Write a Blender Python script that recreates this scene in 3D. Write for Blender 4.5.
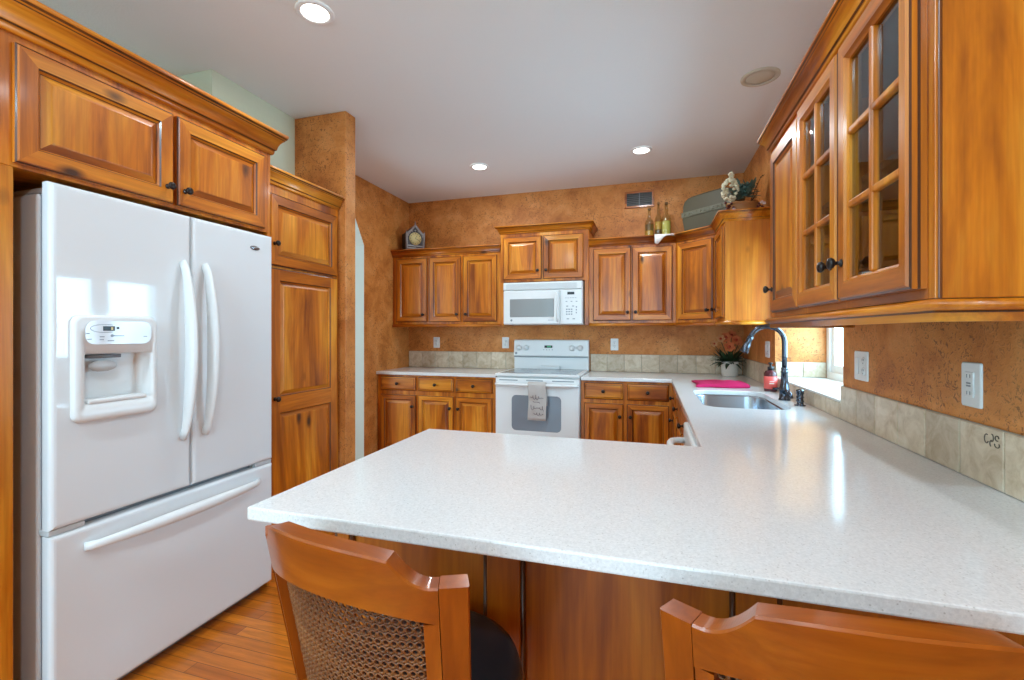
import bpy, bmesh, math, random
from mathutils import Vector, Matrix
PI = math.pi
R = math.radians
random.seed(7)
for o in list(bpy.data.objects):
    bpy.data.objects.remove(o)
SC = bpy.context.scene
COL = SC.collection

# ------------------------------------------------------------------ camera
F_PX, TH, CY, CAMZ = 459.642, 0.2934, 332.7013, 1.2914
cd = bpy.data.cameras.new('camera')
cam = bpy.data.objects.new('camera', cd)
COL.objects.link(cam)
cam.location = (0, 0, CAMZ)
cam.rotation_euler = (PI/2, 0, TH)
cd.sensor_width = 36.0
cd.lens = 36.0*F_PX/1024
cd.shift_y = -(340-CY)/1024
cd.clip_start = 0.02
SC.camera = cam

# ------------------------------------------------------------------ world, lights, exposure
w = bpy.data.worlds.new('world')
SC.world = w
w.use_nodes = True
bg = w.node_tree.nodes['Background']
bg.inputs['Color'].default_value = (0.50, 0.81, 1.0, 1)
bg.inputs['Strength'].default_value = 5.6
SC.view_settings.view_transform = 'Standard'
SC.view_settings.look = 'None'
SC.view_settings.exposure = 0.0
SC.view_settings.gamma = 1.0
SC.view_settings.use_curve_mapping = False

def area(name, loc, rot, sx, sy, power, color, shape='RECTANGLE', spread=180):
    l = bpy.data.lights.new(name, 'AREA')
    l.shape = shape
    l.size = sx
    if shape == 'RECTANGLE':
        l.size_y = sy
    l.energy = power
    l.color = color
    l.spread = R(spread)
    o = bpy.data.objects.new(name, l)
    COL.objects.link(o)
    o.location = loc
    o.rotation_euler = rot
    return o
CEIL = 2.735
# daylight at the window openings: rear glazing, sink window, hall beyond the arch
area('rear_window_daylight', (-1.0, -2.93, 1.25), (R(90), 0, 0), 3.0, 2.1, 34, (0.48, 0.78, 1.0))
area('sink_window_daylight', (1.28, 2.91, 1.46), (R(90), 0, R(90)), 1.05, 0.8, 50, (0.44, 0.77, 1.0))
area('hall_window_daylight', (-4.35, 1.95, 1.5), (R(90), 0, R(-70)), 1.2, 1.5, 62, (0.66, 0.88, 1.0))
# recessed lamps
for x, y, p in ((-1.447, 1.724, 7.5), (-1.425, 3.74, 7.5), (-0.071, 3.773, 7.5)):
    area('can_lamp', (x, y, CEIL-0.012), (0, 0, 0), 0.12, 0.12, p, (0.86, 0.95, 1.0), 'DISK')
area('upper_can_lamp', (-0.071, 1.724, CEIL-0.012), (0, 0, 0), 0.12, 0.12, 5, (0.9, 0.95, 1.0), 'DISK')
# added unseen ceiling lights beside and behind the camera, standing in for flash bounce
for x in (-1.447, -0.071):
    area('near_fill_light', (x, -0.30, CEIL-0.012), (0, 0, 0), 0.14, 0.14, 28, (0.60, 0.84, 1.0), 'DISK')

# ------------------------------------------------------------------ node helpers
def srgb(r, g, b):
    f = lambda c: (c/255/12.92) if c/255 <= 0.04045 else ((c/255+0.055)/1.055)**2.4
    return (f(r), f(g), f(b), 1)

class NT:
    def __init__(s, name):
        s.m = bpy.data.materials.new(name)
        s.m.use_nodes = True
        s.t = s.m.node_tree
        s.b = s.t.nodes['Principled BSDF']
        s.out = s.t.nodes['Material Output']
    def n(s, typ, **kw):
        nd = s.t.nodes.new(typ)
        for k, v in kw.items():
            if hasattr(nd, k):
                setattr(nd, k, v)
            else:
                nd.inputs[k].default_value = v
        return nd
    def l(s, a, b):
        s.t.links.new(a, b)
    def set(s, **kw):
        for k, v in kw.items():
            s.b.inputs[k.replace('_', ' ')].default_value = v
    def ramp(s, fac, stops):
        r = s.n('ShaderNodeValToRGB')
        el = r.color_ramp.elements
        while len(el) < len(stops):
            el.new(0.5)
        for e, (p, c) in zip(el, stops):
            e.position = p
            e.color = c
        s.l(fac, r.inputs['Fac'])
        return r.outputs['Color']
    def mix(s, fac, a, b, blend='MIX'):
        m = s.n('ShaderNodeMix', data_type='RGBA', blend_type=blend)
        if isinstance(fac, float):
            m.inputs[0].default_value = fac
        else:
            s.l(fac, m.inputs[0])
        for v, k in ((a, 6), (b, 7)):
            if isinstance(v, tuple):
                m.inputs[k].default_value = v
            else:
                s.l(v, m.inputs[k])
        return m.outputs[2]
    def objvec(s, scale, rnd=True):
        tc = s.n('ShaderNodeTexCoord')
        mp = s.n('ShaderNodeMapping')
        mp.inputs['Scale'].default_value = scale
        if rnd:
            oi = s.n('ShaderNodeObjectInfo')
            mul = s.n('ShaderNodeVectorMath', operation='MULTIPLY')
            s.l(oi.outputs['Random'], mul.inputs[0])
            mul.inputs[1].default_value = (37.0, 61.0, 23.0)
            ad = s.n('ShaderNodeVectorMath', operation='ADD')
            s.l(tc.outputs['Object'], ad.inputs[0])
            s.l(mul.outputs[0], ad.inputs[1])
            s.l(ad.outputs[0], mp.inputs['Vector'])
        else:
            s.l(tc.outputs['Object'], mp.inputs['Vector'])
        return mp.outputs['Vector']
    def noise(s, vec, scale, detail=4, rough=0.55, dist=0.0):
        nd = s.n('ShaderNodeTexNoise')
        nd.inputs['Scale'].default_value = scale
        nd.inputs['Detail'].default_value = detail
        nd.inputs['Roughness'].default_value = rough
        nd.inputs['Distortion'].default_value = dist
        s.l(vec, nd.inputs['Vector'])
        return nd.outputs['Fac']
    def bump(s, h, strength, dist=0.01):
        b = s.n('ShaderNodeBump')
        b.inputs['Strength'].default_value = strength
        b.inputs['Distance'].default_value = dist
        s.l(h, b.inputs['Height'])
        s.l(b.outputs['Normal'], s.b.inputs['Normal'])

def plain(name, col, rough=0.5, metal=0.0, spec=0.5, coat=0.0, emit=None, estr=0):
    t = NT(name)
    t.set(Base_Color=col, Roughness=rough, Metallic=metal)
    t.b.inputs['Specular IOR Level'].default_value = spec
    t.b.inputs['Coat Weight'].default_value = coat
    if emit:
        t.b.inputs['Emission Color'].default_value = emit
        t.b.inputs['Emission Strength'].default_value = estr
    return t.m

def wood(name, axis, dark, mid, light, rough=0.34, knots=True, gloss=0.15):
    t = NT(name)
    sc = [8.0, 8.0, 8.0]
    sc['xyz'.index(axis)] = 0.9
    v = t.objvec(tuple(sc))
    n1 = t.noise(v, 1.0, 5, 0.6, 0.7)
    c = t.ramp(n1, [(0.33, dark), (0.5, mid), (0.68, light)])
    sf = [70.0, 70.0, 70.0]
    sf['xyz'.index(axis)] = 2.2
    n2 = t.noise(t.objvec(tuple(sf)), 1.0, 3, 0.6)
    g = t.ramp(n2, [(0.3, (0.80, 0.76, 0.72, 1)), (0.65, (1.06, 1.05, 1.04, 1))])
    c = t.mix(1.0, c, g, 'MULTIPLY')
    nb = t.noise(t.objvec((2.2, 2.2, 2.2)), 1.0, 2, 0.5)
    bl = t.ramp(nb, [(0.3, (0.86, 0.83, 0.80, 1)), (0.7, (1.1, 1.1, 1.1, 1))])
    c = t.mix(1.0, c, bl, 'MULTIPLY')
    if knots:
        sk = [5.2, 5.2, 5.2]
        sk['xyz'.index(axis)] = 2.6
        vo = t.n('ShaderNodeTexVoronoi')
        vo.inputs['Scale'].default_value = 1.0
        t.l(t.objvec(tuple(sk)), vo.inputs['Vector'])
        k = t.ramp(vo.outputs['Distance'], [(0.04, (1, 1, 1, 1)), (0.13, (0, 0, 0, 1))])
        c = t.mix(k, c, srgb(70, 36, 14))
    t.l(c, t.b.inputs['Base Color'])
    t.set(Roughness=rough)
    t.b.inputs['Coat Weight'].default_value = gloss
    t.b.inputs['Coat Roughness'].default_value = 0.12
    t.bump(n2, 0.04, 0.004)
    return t.m

M = {}
WD, WM, WL = srgb(136, 64, 6), srgb(198, 110, 14), srgb(228, 152, 44)
for ax in 'xyz':
    M['wood_'+ax] = wood('knotty_alder_'+ax, ax, WD, WM, WL)
M['glaze'] = wood('dark_glazed_wood', 'z', srgb(60, 28, 8), srgb(88, 44, 14), srgb(116, 62, 22), knots=False)
for ax in 'xz':
    M['panel_'+ax] = wood('peninsula_alder_'+ax, ax, srgb(140, 64, 6), srgb(180, 94, 12), srgb(204, 120, 28))
    M['chair_'+ax] = wood('honey_stained_wood_'+ax, ax, srgb(134, 58, 8), srgb(158, 76, 12), srgb(178, 98, 22), 0.28, False, 0.35)
M['pale_wood'] = wood('pale_alder_end_panel', 'z', srgb(168, 78, 8), srgb(190, 104, 18), srgb(206, 126, 34))

def wall_tan():
    t = NT('tan_textured_plaster')
    v = t.objvec((1, 1, 1), False)
    n1 = t.noise(v, 5.0, 6, 0.65, 0.4)
    c = t.ramp(n1, [(0.32, srgb(176, 100, 36)), (0.5, srgb(204, 128, 58)), (0.68, srgb(220, 150, 84))])
    n2 = t.noise(v, 56.0, 3, 0.55, 1.8)
    n3 = t.noise(v, 4.0, 2, 0.5)
    mk = t.ramp(n2, [(0.565, (0, 0, 0, 1)), (0.64, (1, 1, 1, 1))])
    mm = t.ramp(n3, [(0.30, (0.2, 0.2, 0.2, 1)), (0.56, (1, 1, 1, 1))])
    k = t.mix(1.0, mk, mm, 'MULTIPLY')
    k2 = t.mix(1.0, k, (0.78, 0.78, 0.78, 1), 'MULTIPLY')
    c = t.mix(k2, c, srgb(100, 50, 14))
    t.l(c, t.b.inputs['Base Color'])
    t.set(Roughness=0.55)
    t.bump(n2, 0.35, 0.006)
    return t.m
M['tan'] = wall_tan()

def paint(name, col, bscale=60, bstr=0.12, rough=0.8):
    t = NT(name)
    v = t.objvec((1, 1, 1), False)
    n = t.noise(v, bscale, 3, 0.6)
    t.set(Base_Color=col, Roughness=rough)
    t.bump(n, bstr, 0.004)
    return t.m
M['ceiling'] = paint('ceiling_paint', srgb(236, 237, 236), 110, 0.25)
M['green'] = paint('pale_green_paint', srgb(212, 216, 190), 50, 0.2)
M['hall'] = paint('pale_hall_paint', srgb(214, 220, 214), 50, 0.1)
M['white_paint'] = plain('white_trim_paint', srgb(238, 239, 238), 0.4)

def quartz():
    t = NT('white_speckled_quartz')
    v = t.objvec((1, 1, 1), False)
    vo = t.n('ShaderNodeTexVoronoi')
    vo.inputs['Scale'].default_value = 150
    t.l(v, vo.inputs['Vector'])
    sp = t.ramp(vo.outputs['Distance'], [(0.12, (1, 1, 1, 1)), (0.26, (0, 0, 0, 1))])
    n = t.noise(v, 70, 2, 0.5)
    ms = t.ramp(n, [(0.46, (0, 0, 0, 1)), (0.60, (1, 1, 1, 1))])
    k = t.mix(1.0, sp, ms, 'MULTIPLY')
    k = t.mix(1.0, k, (0.5, 0.5, 0.5, 1), 'MULTIPLY')
    n2 = t.noise(v, 190, 2, 0.6)
    base = t.ramp(n2, [(0.3, srgb(219, 217, 216)), (0.7, srgb(236, 234, 233))])
    c = t.mix(k, base, srgb(146, 134, 124))
    t.l(c, t.b.inputs['Base Color'])
    t.set(Roughness=0.13)
    t.b.inputs['Specular IOR Level'].default_value = 0.5
    return t.m
M['quartz'] = quartz()

def floor_mat():
    t = NT('oak_strip_floor')
    v = t.objvec((1, 1, 1), False)
    br = t.n('ShaderNodeTexBrick')
    br.offset = 0.37
    br.inputs['Color1'].default_value = srgb(212, 122, 34)
    br.inputs['Color2'].default_value = srgb(170, 86, 20)
    br.inputs['Mortar'].default_value = srgb(96, 48, 16)
    br.inputs['Scale'].default_value = 1.0
    br.inputs['Mortar Size'].default_value = 0.0012
    br.inputs['Mortar Smooth'].default_value = 0.1
    br.inputs['Bias'].default_value = -0.1
    br.inputs['Brick Width'].default_value = 0.85
    br.inputs['Row Height'].default_value = 0.057
    t.l(v, br.inputs['Vector'])
    n = t.noise(t.objvec((3, 42, 3), False), 1.0, 4, 0.65, 0.8)
    g = t.ramp(n, [(0.3, (0.70, 0.64, 0.58, 1)), (0.66, (1.12, 1.10, 1.06, 1))])
    c = t.mix(1.0, br.outputs['Color'], g, 'MULTIPLY')
    t.l(c, t.b.inputs['Base Color'])
    t.set(Roughness=0.28)
    t.b.inputs['Coat Weight'].default_value = 0.2
    return t.m
M['floor'] = floor_mat()

TILE = 0.162
def tile_mat():
    t = NT('beige_travertine_tile')
    tc = t.n('ShaderNodeTexCoord')
    sx = t.n('ShaderNodeSeparateXYZ')
    t.l(tc.outputs['Object'], sx.inputs[0])
    dv = t.n('ShaderNodeMath', operation='DIVIDE')
    t.l(sx.outputs['X'], dv.inputs[0])
    dv.inputs[1].default_value = TILE
    fl = t.n('ShaderNodeMath', operation='FLOOR')
    t.l(dv.outputs[0], fl.inputs[0])
    wn = t.n('ShaderNodeTexWhiteNoise', noise_dimensions='1D')
    t.l(fl.outputs[0], wn.inputs['W'])
    n = t.noise(t.objvec((1, 1, 1)), 16, 6, 0.65, 0.8)
    c = t.ramp(n, [(0.3, srgb(184, 160, 128)), (0.55, srgb(214, 196, 170)), (0.75, srgb(226, 212, 192))])
    tint = t.ramp(wn.outputs['Value'], [(0.0, (0.84, 0.82, 0.80, 1)), (1.0, (1.08, 1.08, 1.08, 1))])
    c = t.mix(1.0, c, tint, 'MULTIPLY')
    t.l(c, t.b.inputs['Base Color'])
    t.set(Roughness=0.4)
    t.bump(n, 0.1, 0.004)
    return t.m
M['tile'] = tile_mat()
M['stamp_ink'] = plain('grey_brown_ink', srgb(92, 80, 70), 0.7)
M['grout'] = plain('grey_grout', srgb(170, 158, 142), 0.9)

M['enamel'] = plain('white_enamel', srgb(228, 231, 233), 0.05, 0, 0.5)
M['white_plastic'] = plain('white_plastic', srgb(232, 233, 232), 0.3)
M['grey_plastic'] = plain('pale_grey_plastic', srgb(196, 199, 200), 0.4)
M['mid_grey'] = plain('mid_grey_plastic', srgb(136, 142, 148), 0.4)
M['louvre_grey'] = plain('dull_grey_louvre', srgb(104, 102, 100), 0.5)
M['dark'] = plain('black_plastic', srgb(24, 24, 26), 0.35)
M['print'] = plain('grey_printing', srgb(140, 146, 156), 0.5)
M['bronze'] = plain('oil_rubbed_bronze', srgb(52, 46, 44), 0.3, 0.7)
M['faucet'] = plain('dark_polished_bronze', srgb(84, 88, 98), 0.18, 0.9)
M['steel'] = plain('brushed_stainless', srgb(176, 182, 190), 0.24, 1.0)
M['chrome'] = plain('grey_metal', srgb(150, 150, 152), 0.25, 0.9)
M['oven_glass'] = plain('grey_oven_glass', srgb(128, 136, 146), 0.08)
M['cooktop'] = plain('grey_ceramic_cooktop', srgb(112, 122, 132), 0.07)
M['micro_glass'] = plain('pale_grey_mesh_glass', srgb(146, 148, 147), 0.12)
M['black_leather'] = plain('black_vinyl', srgb(22, 24, 28), 0.35)
M['pink'] = paint('magenta_cloth', srgb(190, 10, 84), 260, 0.5, 0.9)
M['towel'] = paint('oatmeal_cloth', srgb(196, 188, 182), 260, 0.4, 0.95)
M['towel_print'] = plain('dark_grey_script_ink', srgb(112, 98, 102), 0.9)
M['doily'] = paint('white_linen', srgb(232, 228, 222), 260, 0.4, 0.9)
M['ceramic'] = plain('glazed_white_ceramic', srgb(228, 222, 212), 0.3)
M['leaf'] = plain('deep_green_leaf', srgb(44, 66, 38), 0.5)
M['leaf_grey'] = plain('grey_green_leaf', srgb(84, 104, 92), 0.6)
M['peach'] = plain('peach_petal', srgb(218, 120, 70), 0.7)
M['pale_peach'] = plain('pale_peach_petal', srgb(220, 160, 106), 0.7)
M['rust'] = plain('rust_red_flower_centre', srgb(190, 70, 40), 0.7)
M['cream_petal'] = plain('cream_petal', srgb(224, 216, 186), 0.7)
M['cork'] = plain('cork', srgb(120, 84, 50), 0.9)
M['twig'] = plain('brown_twig', srgb(92, 56, 34), 0.8)
M['berry'] = plain('dark_red_berry', srgb(92, 36, 34), 0.35)
M['rose'] = plain('pale_mauve_flower', srgb(206, 178, 176), 0.7)
M['trunk'] = paint('olive_painted_tin', srgb(80, 73, 54), 30, 0.2, 0.55)
M['trunk_band'] = paint('grey_embossed_band', srgb(104, 102, 84), 160, 0.9, 0.5)
M['pewter'] = plain('aged_pewter', srgb(150, 144, 142), 0.4, 0.5)
M['pewter_dark'] = plain('blackened_pewter', srgb(70, 66, 68), 0.5, 0.3)
M['clock_face'] = plain('ivory_dial', srgb(222, 204, 142), 0.5)
M['red_label'] = plain('coral_label', srgb(226, 92, 84), 0.4)
M['red_bottle'] = plain('dark_red_bottle', srgb(86, 34, 40), 0.2)
M['olive_fill'] = plain('yellow_green_preserves', srgb(206, 198, 120), 0.25)
M['amber_fill'] = plain('amber_preserves', srgb(206, 160, 84), 0.25)
M['dark_fill'] = plain('dark_peppers', srgb(116, 84, 52), 0.3)
M['wicker'] = wood('brown_wicker', 'x', srgb(134, 84, 40), srgb(172, 114, 60), srgb(196, 142, 86), 0.6, False, 0)
M['cane'] = wood('woven_cane', 'x', srgb(88, 46, 16), srgb(116, 66, 26), srgb(144, 88, 42), 0.5, False, 0.1)
M['speaker'] = plain('cream_grille', srgb(200, 190, 170), 0.7)
M['bulb'] = plain('lamp_lens', (1, 1, 1, 1), 0.4, emit=(1.0, 0.95, 0.86, 1), estr=6.0)
M['led'] = plain('green_digits', srgb(40, 120, 70), 0.4, emit=(0.1, 0.9, 0.4, 1), estr=0.5)
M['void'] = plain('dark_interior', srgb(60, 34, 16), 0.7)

def glass(name, tint, ior, gl=0.02):
    t = NT(name)
    tr = t.n('ShaderNodeBsdfTransparent')
    tr.inputs['Color'].default_value = tint
    gs = t.n('ShaderNodeBsdfGlossy')
    gs.inputs['Roughness'].default_value = gl
    fr = t.n('ShaderNodeFresnel')
    fr.inputs['IOR'].default_value = ior
    ge = t.n('ShaderNodeNewGeometry')
    inv = t.n('ShaderNodeMath', operation='SUBTRACT')
    inv.inputs[0].default_value = 1.0
    t.l(ge.outputs['Backfacing'], inv.inputs[1])
    mu = t.n('ShaderNodeMath', operation='MULTIPLY')
    t.l(fr.outputs[0], mu.inputs[0])
    t.l(inv.outputs[0], mu.inputs[1])
    mx = t.n('ShaderNodeMixShader')
    t.l(mu.outputs[0], mx.inputs[0])
    t.l(tr.outputs[0], mx.inputs[1])
    t.l(gs.outputs[0], mx.inputs[2])
    t.l(mx.outputs[0], t.out.inputs['Surface'])
    return t.m
M['glass'] = glass('clear_window_glass', (0.95, 0.97, 0.98, 1), 1.45)
M['cab_glass'] = glass('cabinet_glass', (0.80, 0.82, 0.82, 1), 1.9)
M['bottle_glass'] = glass('bottle_glass', (0.80, 0.80, 0.64, 1), 1.75)

# ------------------------------------------------------------------ mesh helpers
def box(bm, a, b, mi=0, bev=0.0, seg=2):
    (x0, y0, z0), (x1, y1, z1) = a, b
    vs = [bm.verts.new(p) for p in ((x0, y0, z0), (x1, y0, z0), (x1, y1, z0), (x0, y1, z0), (x0, y0, z1), (x1, y0, z1), (x1, y1, z1), (x0, y1, z1))]
    fs = []
    for ix in ((0, 3, 2, 1), (4, 5, 6, 7), (0, 1, 5, 4), (1, 2, 6, 5), (2, 3, 7, 6), (3, 0, 4, 7)):
        f = bm.faces.new([vs[i] for i in ix])
        f.material_index = mi
        fs.append(f)
    if bev > 0:
        es = set(e for f in fs for e in f.edges)
        r = bmesh.ops.bevel(bm, geom=list(es), offset=bev, segments=seg, profile=0.5, affect='EDGES')
        for f in r['faces']:
            f.material_index = mi
    return fs

def loft(bm, rings, mi=0, cap0=False, cap1=False, closed=True, mats=None):
    """rings: lists of points of equal length; bridges neighbours with quads."""
    rv = [[bm.verts.new(p) for p in r] for r in rings]
    n = len(rv[0])
    for k in range(len(rv)-1):
        for i in range(n if closed else n-1):
            j = (i+1) % n
            try:
                f = bm.faces.new((rv[k][i], rv[k][j], rv[k+1][j], rv[k+1][i]))
                m = mi if mats is None else mats[k]
                f.material_index = m(i) if callable(m) else m
                f.smooth = n > 6
            except ValueError:
                pass
    for c, r in ((cap0, rv[0][::-1]), (cap1, rv[-1])):
        if c is not False:
            f = bm.faces.new(r)
            f.material_index = mi if c is True else c
    return rv

def tube(bm, pts, r, n=10, mi=0, caps=True, flat=1.0):
    """round bar along pts; r a number or a list; flat scales the second axis."""
    P = [Vector(p) for p in pts]
    rr = r if isinstance(r, (list, tuple)) else [r]*len(P)
    T = []
    for i in range(len(P)):
        a = P[max(0, i-1)]
        b = P[min(len(P)-1, i+1)]
        T.append((b-a).normalized())
    up = Vector((0, 0, 1)) if abs(T[0].z) < 0.9 else Vector((1, 0, 0))
    nrm = (up - T[0]*up.dot(T[0])).normalized()
    rings = []
    for i, p in enumerate(P):
        nrm = (nrm - T[i]*nrm.dot(T[i])).normalized()
        bi = T[i].cross(nrm)
        rings.append([p + nrm*(rr[i]*math.cos(2*PI*k/n)) + bi*(rr[i]*flat*math.sin(2*PI*k/n)) for k in range(n)])
    loft(bm, rings, mi, caps, caps)

def lathe(bm, prof, c=(0, 0, 0), n=20, mi=0, axis='z', mats=None, caps=True):
    rings = []
    for r, h in prof:
        ring = []
        for k in range(n):
            a = 2*PI*k/n
            u, v = r*math.cos(a), r*math.sin(a)
            if axis == 'z':
                ring.append((c[0]+u, c[1]+v, c[2]+h))
            elif axis == 'y':
                ring.append((c[0]+u, c[1]+h, c[2]-v))
            else:
                ring.append((c[0]+h, c[1]+u, c[2]+v))
        rings.append(ring)
    loft(bm, rings, mi, caps, caps, mats=mats)

def rrect(x0, x1, z0, z1, r, y, n=5):
    pts = []
    for cx, cz, a0 in ((x1-r, z0+r, -90), (x1-r, z1-r, 0), (x0+r, z1-r, 90), (x0+r, z0+r, 180)):
        for k in range(n+1):
            a = R(a0+90*k/n)
            pts.append((cx+r*math.cos(a), y, cz+r*math.sin(a)))
    return pts

def ell(bm, c, rx, ry, rz, n=12, m=8, mi=0):
    rings = []
    for j in range(1, m):
        t = PI*j/m
        rings.append([(c[0]+rx*math.sin(t)*math.cos(2*PI*k/n), c[1]+ry*math.sin(t)*math.sin(2*PI*k/n), c[2]-rz*math.cos(t)) for k in range(n)])
    loft(bm, rings, mi, True, True)

def prism(bm, poly, z0, z1, mi=0):
    loft(bm, [[(x, y, z0) for x, y in poly], [(x, y, z1) for x, y in poly]], mi, True, True)

def sweep(bm, path, prof, mi=0, mats=None, z=0.0):
    """moulding: prof of (out, up) swept along a plan path, mitred; out is to the right of travel."""
    P = [Vector((a, b)) for a, b in path]
    rows = []
    for i, p in enumerate(P):
        ds = []
        if i > 0:
            ds.append((p-P[i-1]).normalized())
        if i < len(P)-1:
            ds.append((P[i+1]-p).normalized())
        ns = [Vector((d.y, -d.x)) for d in ds]
        if len(ns) == 1:
            off = ns[0]
        else:
            off = (ns[0]+ns[1])
            off = off/max(0.2, off.dot(ns[0]))
        rows.append([(p.x+off.x*o, p.y+off.y*o, z+u) for o, u in prof])
    loft(bm, rows, mi, True, True, closed=True, mats=None if mats is None else [mats]*len(rows))

def obj(name, bm, mats, parent=None, smooth=False, bevel=0):
    bmesh.ops.recalc_face_normals(bm, faces=bm.faces)
    me = bpy.data.meshes.new(name)
    bm.to_mesh(me)
    bm.free()
    for m in (mats if isinstance(mats, (list, tuple)) else [mats]):
        me.materials.append(M[m] if isinstance(m, str) else m)
    if smooth:
        for p in me.polygons:
            p.use_smooth = True
    o = bpy.data.objects.new(name, me)
    COL.objects.link(o)
    if parent is not None:
        o.parent = parent
    if bevel:
        b = o.modifiers.new('bevel', 'BEVEL')
        b.width = bevel
        b.segments = 2
        b.limit_method = 'ANGLE'
        b.angle_limit = R(40)
    return o

def thing(name, label, cat, loc=(0, 0, 0), rz=0.0, group=None):
    o = bpy.data.objects.new(name, None)
    o.empty_display_size = 0.1
    COL.objects.link(o)
    o.location = loc
    o.rotation_euler = (0, 0, rz)
    o['label'] = label
    o['category'] = cat
    if group:
        o['group'] = group
    return o

def tag(o, label, cat, group=None):
    o['label'] = label
    o['category'] = cat
    if group:
        o['group'] = group
    return o

def struct(name, bm, mats, parent=None, bevel=0):
    o = obj(name, bm, mats, parent, bevel=bevel)
    if parent is None:
        o['kind'] = 'structure'
    return o

def dup(root, loc, rz, label=None):
    r = root.copy()
    COL.objects.link(r)
    r.location = loc
    r.rotation_euler = (0, 0, rz)
    if label:
        r['label'] = label
    for ch in list(root.children):
        c = ch.copy()
        COL.objects.link(c)
        c.parent = r
        for g in list(ch.children):
            d = g.copy()
            COL.objects.link(d)
            d.parent = c
    return r

def B():
    return bmesh.new()

# ------------------------------------------------------------------ the room
XR, XL, YB = 0.8025, -2.584, 4.5765
YREAR = -3.0
b = B(); box(b, (-4.6, YREAR, -0.05), (1.3, 5.4, 0)); struct('floor', b, 'floor')
b = B(); box(b, (-4.6, YREAR, CEIL), (1.3, 5.4, CEIL+0.08)); struct('ceiling', b, 'ceiling')
b = B(); box(b, (XL-0.15, YB, 0), (1.3, YB+0.15, CEIL)); struct('wall_back', b, 'tan')
# left wall with its clipped-corner opening to the hall
b = B()
A0, A1, AZ, AC = 2.650, 3.738, 2.36, 0.245
poly = [(A0, 0), (A0, CEIL), (YB, CEIL), (YB, 0), (A1, 0), (A1, AZ-AC), (A1-AC*0.6, AZ), (A0, AZ)]
quads = [[(A1, 0), (YB, 0), (YB, CEIL), (A1, CEIL)], [(A0, AZ), (A1-AC*0.6, AZ), (A1-AC*0.6, CEIL), (A0, CEIL)], [(A1-AC*0.6, AZ), (A1, AZ-AC), (A1, CEIL), (A1-AC*0.6, CEIL)]]
for q in quads:
    loft(b, [[(XL, y, z) for y, z in q], [(XL-0.14, y, z) for y, z in q]], 0, True, True)
bmesh.ops.recalc_face_normals(b, faces=b.faces)
for f in b.faces:
    if abs(f.normal.x) < 0.5 and A0-0.01 < f.calc_center_median().y < A1+0.01:
        f.material_index = 1            # the painted reveal of the opening
struct('wall_left', b, ['tan', 'hall'])
b = B(); box(b, (XL-0.14, 2.546, 0), (-1.897, 2.650, CEIL), 0, 0.006); struct('wall_column', b, 'tan')
b = B(); box(b, (-2.76, YREAR, 0), (-2.62, 2.546, CEIL)); struct('wall_west', b, 'green')
b = B(); box(b, (-2.62, 1.934, 2.135), (-2.30, 2.546, CEIL)); struct('wall_soffit', b, 'green')
# hall beyond the opening
b = B(); box(b, (-4.6, YREAR, 0), (-4.45, 5.4, CEIL)); box(b, (-4.45, 5.25, 0), (XL-0.15, 5.4, CEIL)); box(b, (-4.45, 1.2, 0), (-2.76, 1.3, CEIL)); struct('wall_hall', b, 'hall')
# right wall with the deep window recess over the sink
W0, W1, WZ0, WZ1 = 2.335, 3.485, 0.985, 1.86
b = B()
for y0, y1, z0, z1 in ((YREAR, W0, 0, CEIL), (W1, YB, 0, CEIL), (W0, W1, 0, WZ0), (W0, W1, WZ1, CEIL)):
    box(b, (XR, y0, z0), (XR+0.36, y1, z1))
struct('wall_right', b, 'tan')
# rear wall behind the camera with two big glazed openings
b = B()
box(b, (-2.76, YREAR-0.12, 0), (-2.5, YREAR, CEIL)); box(b, (0.5, YREAR-0.12, 0), (1.2, YREAR, CEIL))
box(b, (-2.5, YREAR-0.12, 2.35), (0.5, YREAR, CEIL)); box(b, (-2.5, YREAR-0.12, 0), (0.5, YREAR, 0.16))
struct('wall_rear', b, 'green')
b = B()
for x0, x1 in ((-2.5, -1.52), (-1.48, -0.52), (-0.48, 0.5)):
    for a, c in (((x0, 0.16), (x1, 0.24)), ((x0, 2.27), (x1, 2.35)), ((x0, 0.24), (x0+0.07, 2.27)), ((x1-0.07, 0.24), (x1, 2.27))):
        box(b, (a[0], YREAR-0.09, a[1]), (c[0], YREAR-0.03, c[1]))
struct('window_2', b, 'white_paint')
# sink window
def sink_window():
    root = B()
    x0, x1 = XR+0.30, XR+0.36
    for a, c in (((W0, WZ0), (W1, WZ0+0.055)), ((W0, WZ1-0.05), (W1, WZ1)), ((W0, WZ0+0.055), (W0+0.05, WZ1-0.05)), ((W1-0.05, WZ0+0.055), (W1, WZ1-0.05))):
        box(root, (x0, a[0], a[1]), (x1, c[0], c[1]), 0, 0.004)
    box(root, (x0, 2.88, WZ0+0.055), (x1, 2.94, WZ1-0.05), 0, 0.004)
    r = struct('window_1', root, 'white_paint')
    for y0, y1 in ((W0+0.05, 2.88), (2.94, W1-0.05)):
        s = B()
        for a, c in (((y0, WZ0+0.055), (y1, WZ0+0.10)), ((y0, WZ1-0.095), (y1, WZ1-0.05)), ((y0, WZ0+0.10), (y0+0.04, WZ1-0.095)), ((y1-0.04, WZ0+0.10), (y1, WZ1-0.095))):
            box(s, (x0+0.015, a[0], a[1]), (x1-0.012, c[0], c[1]), 0, 0.003)
        so = obj('window_sash', s, 'white_paint', r)
        g = B(); box(g, (x0+0.028, y0+0.04, WZ0+0.10), (x0+0.032, y1-0.04, WZ1-0.095)); obj('window_pane', g, 'glass', so)
sink_window()

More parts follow.
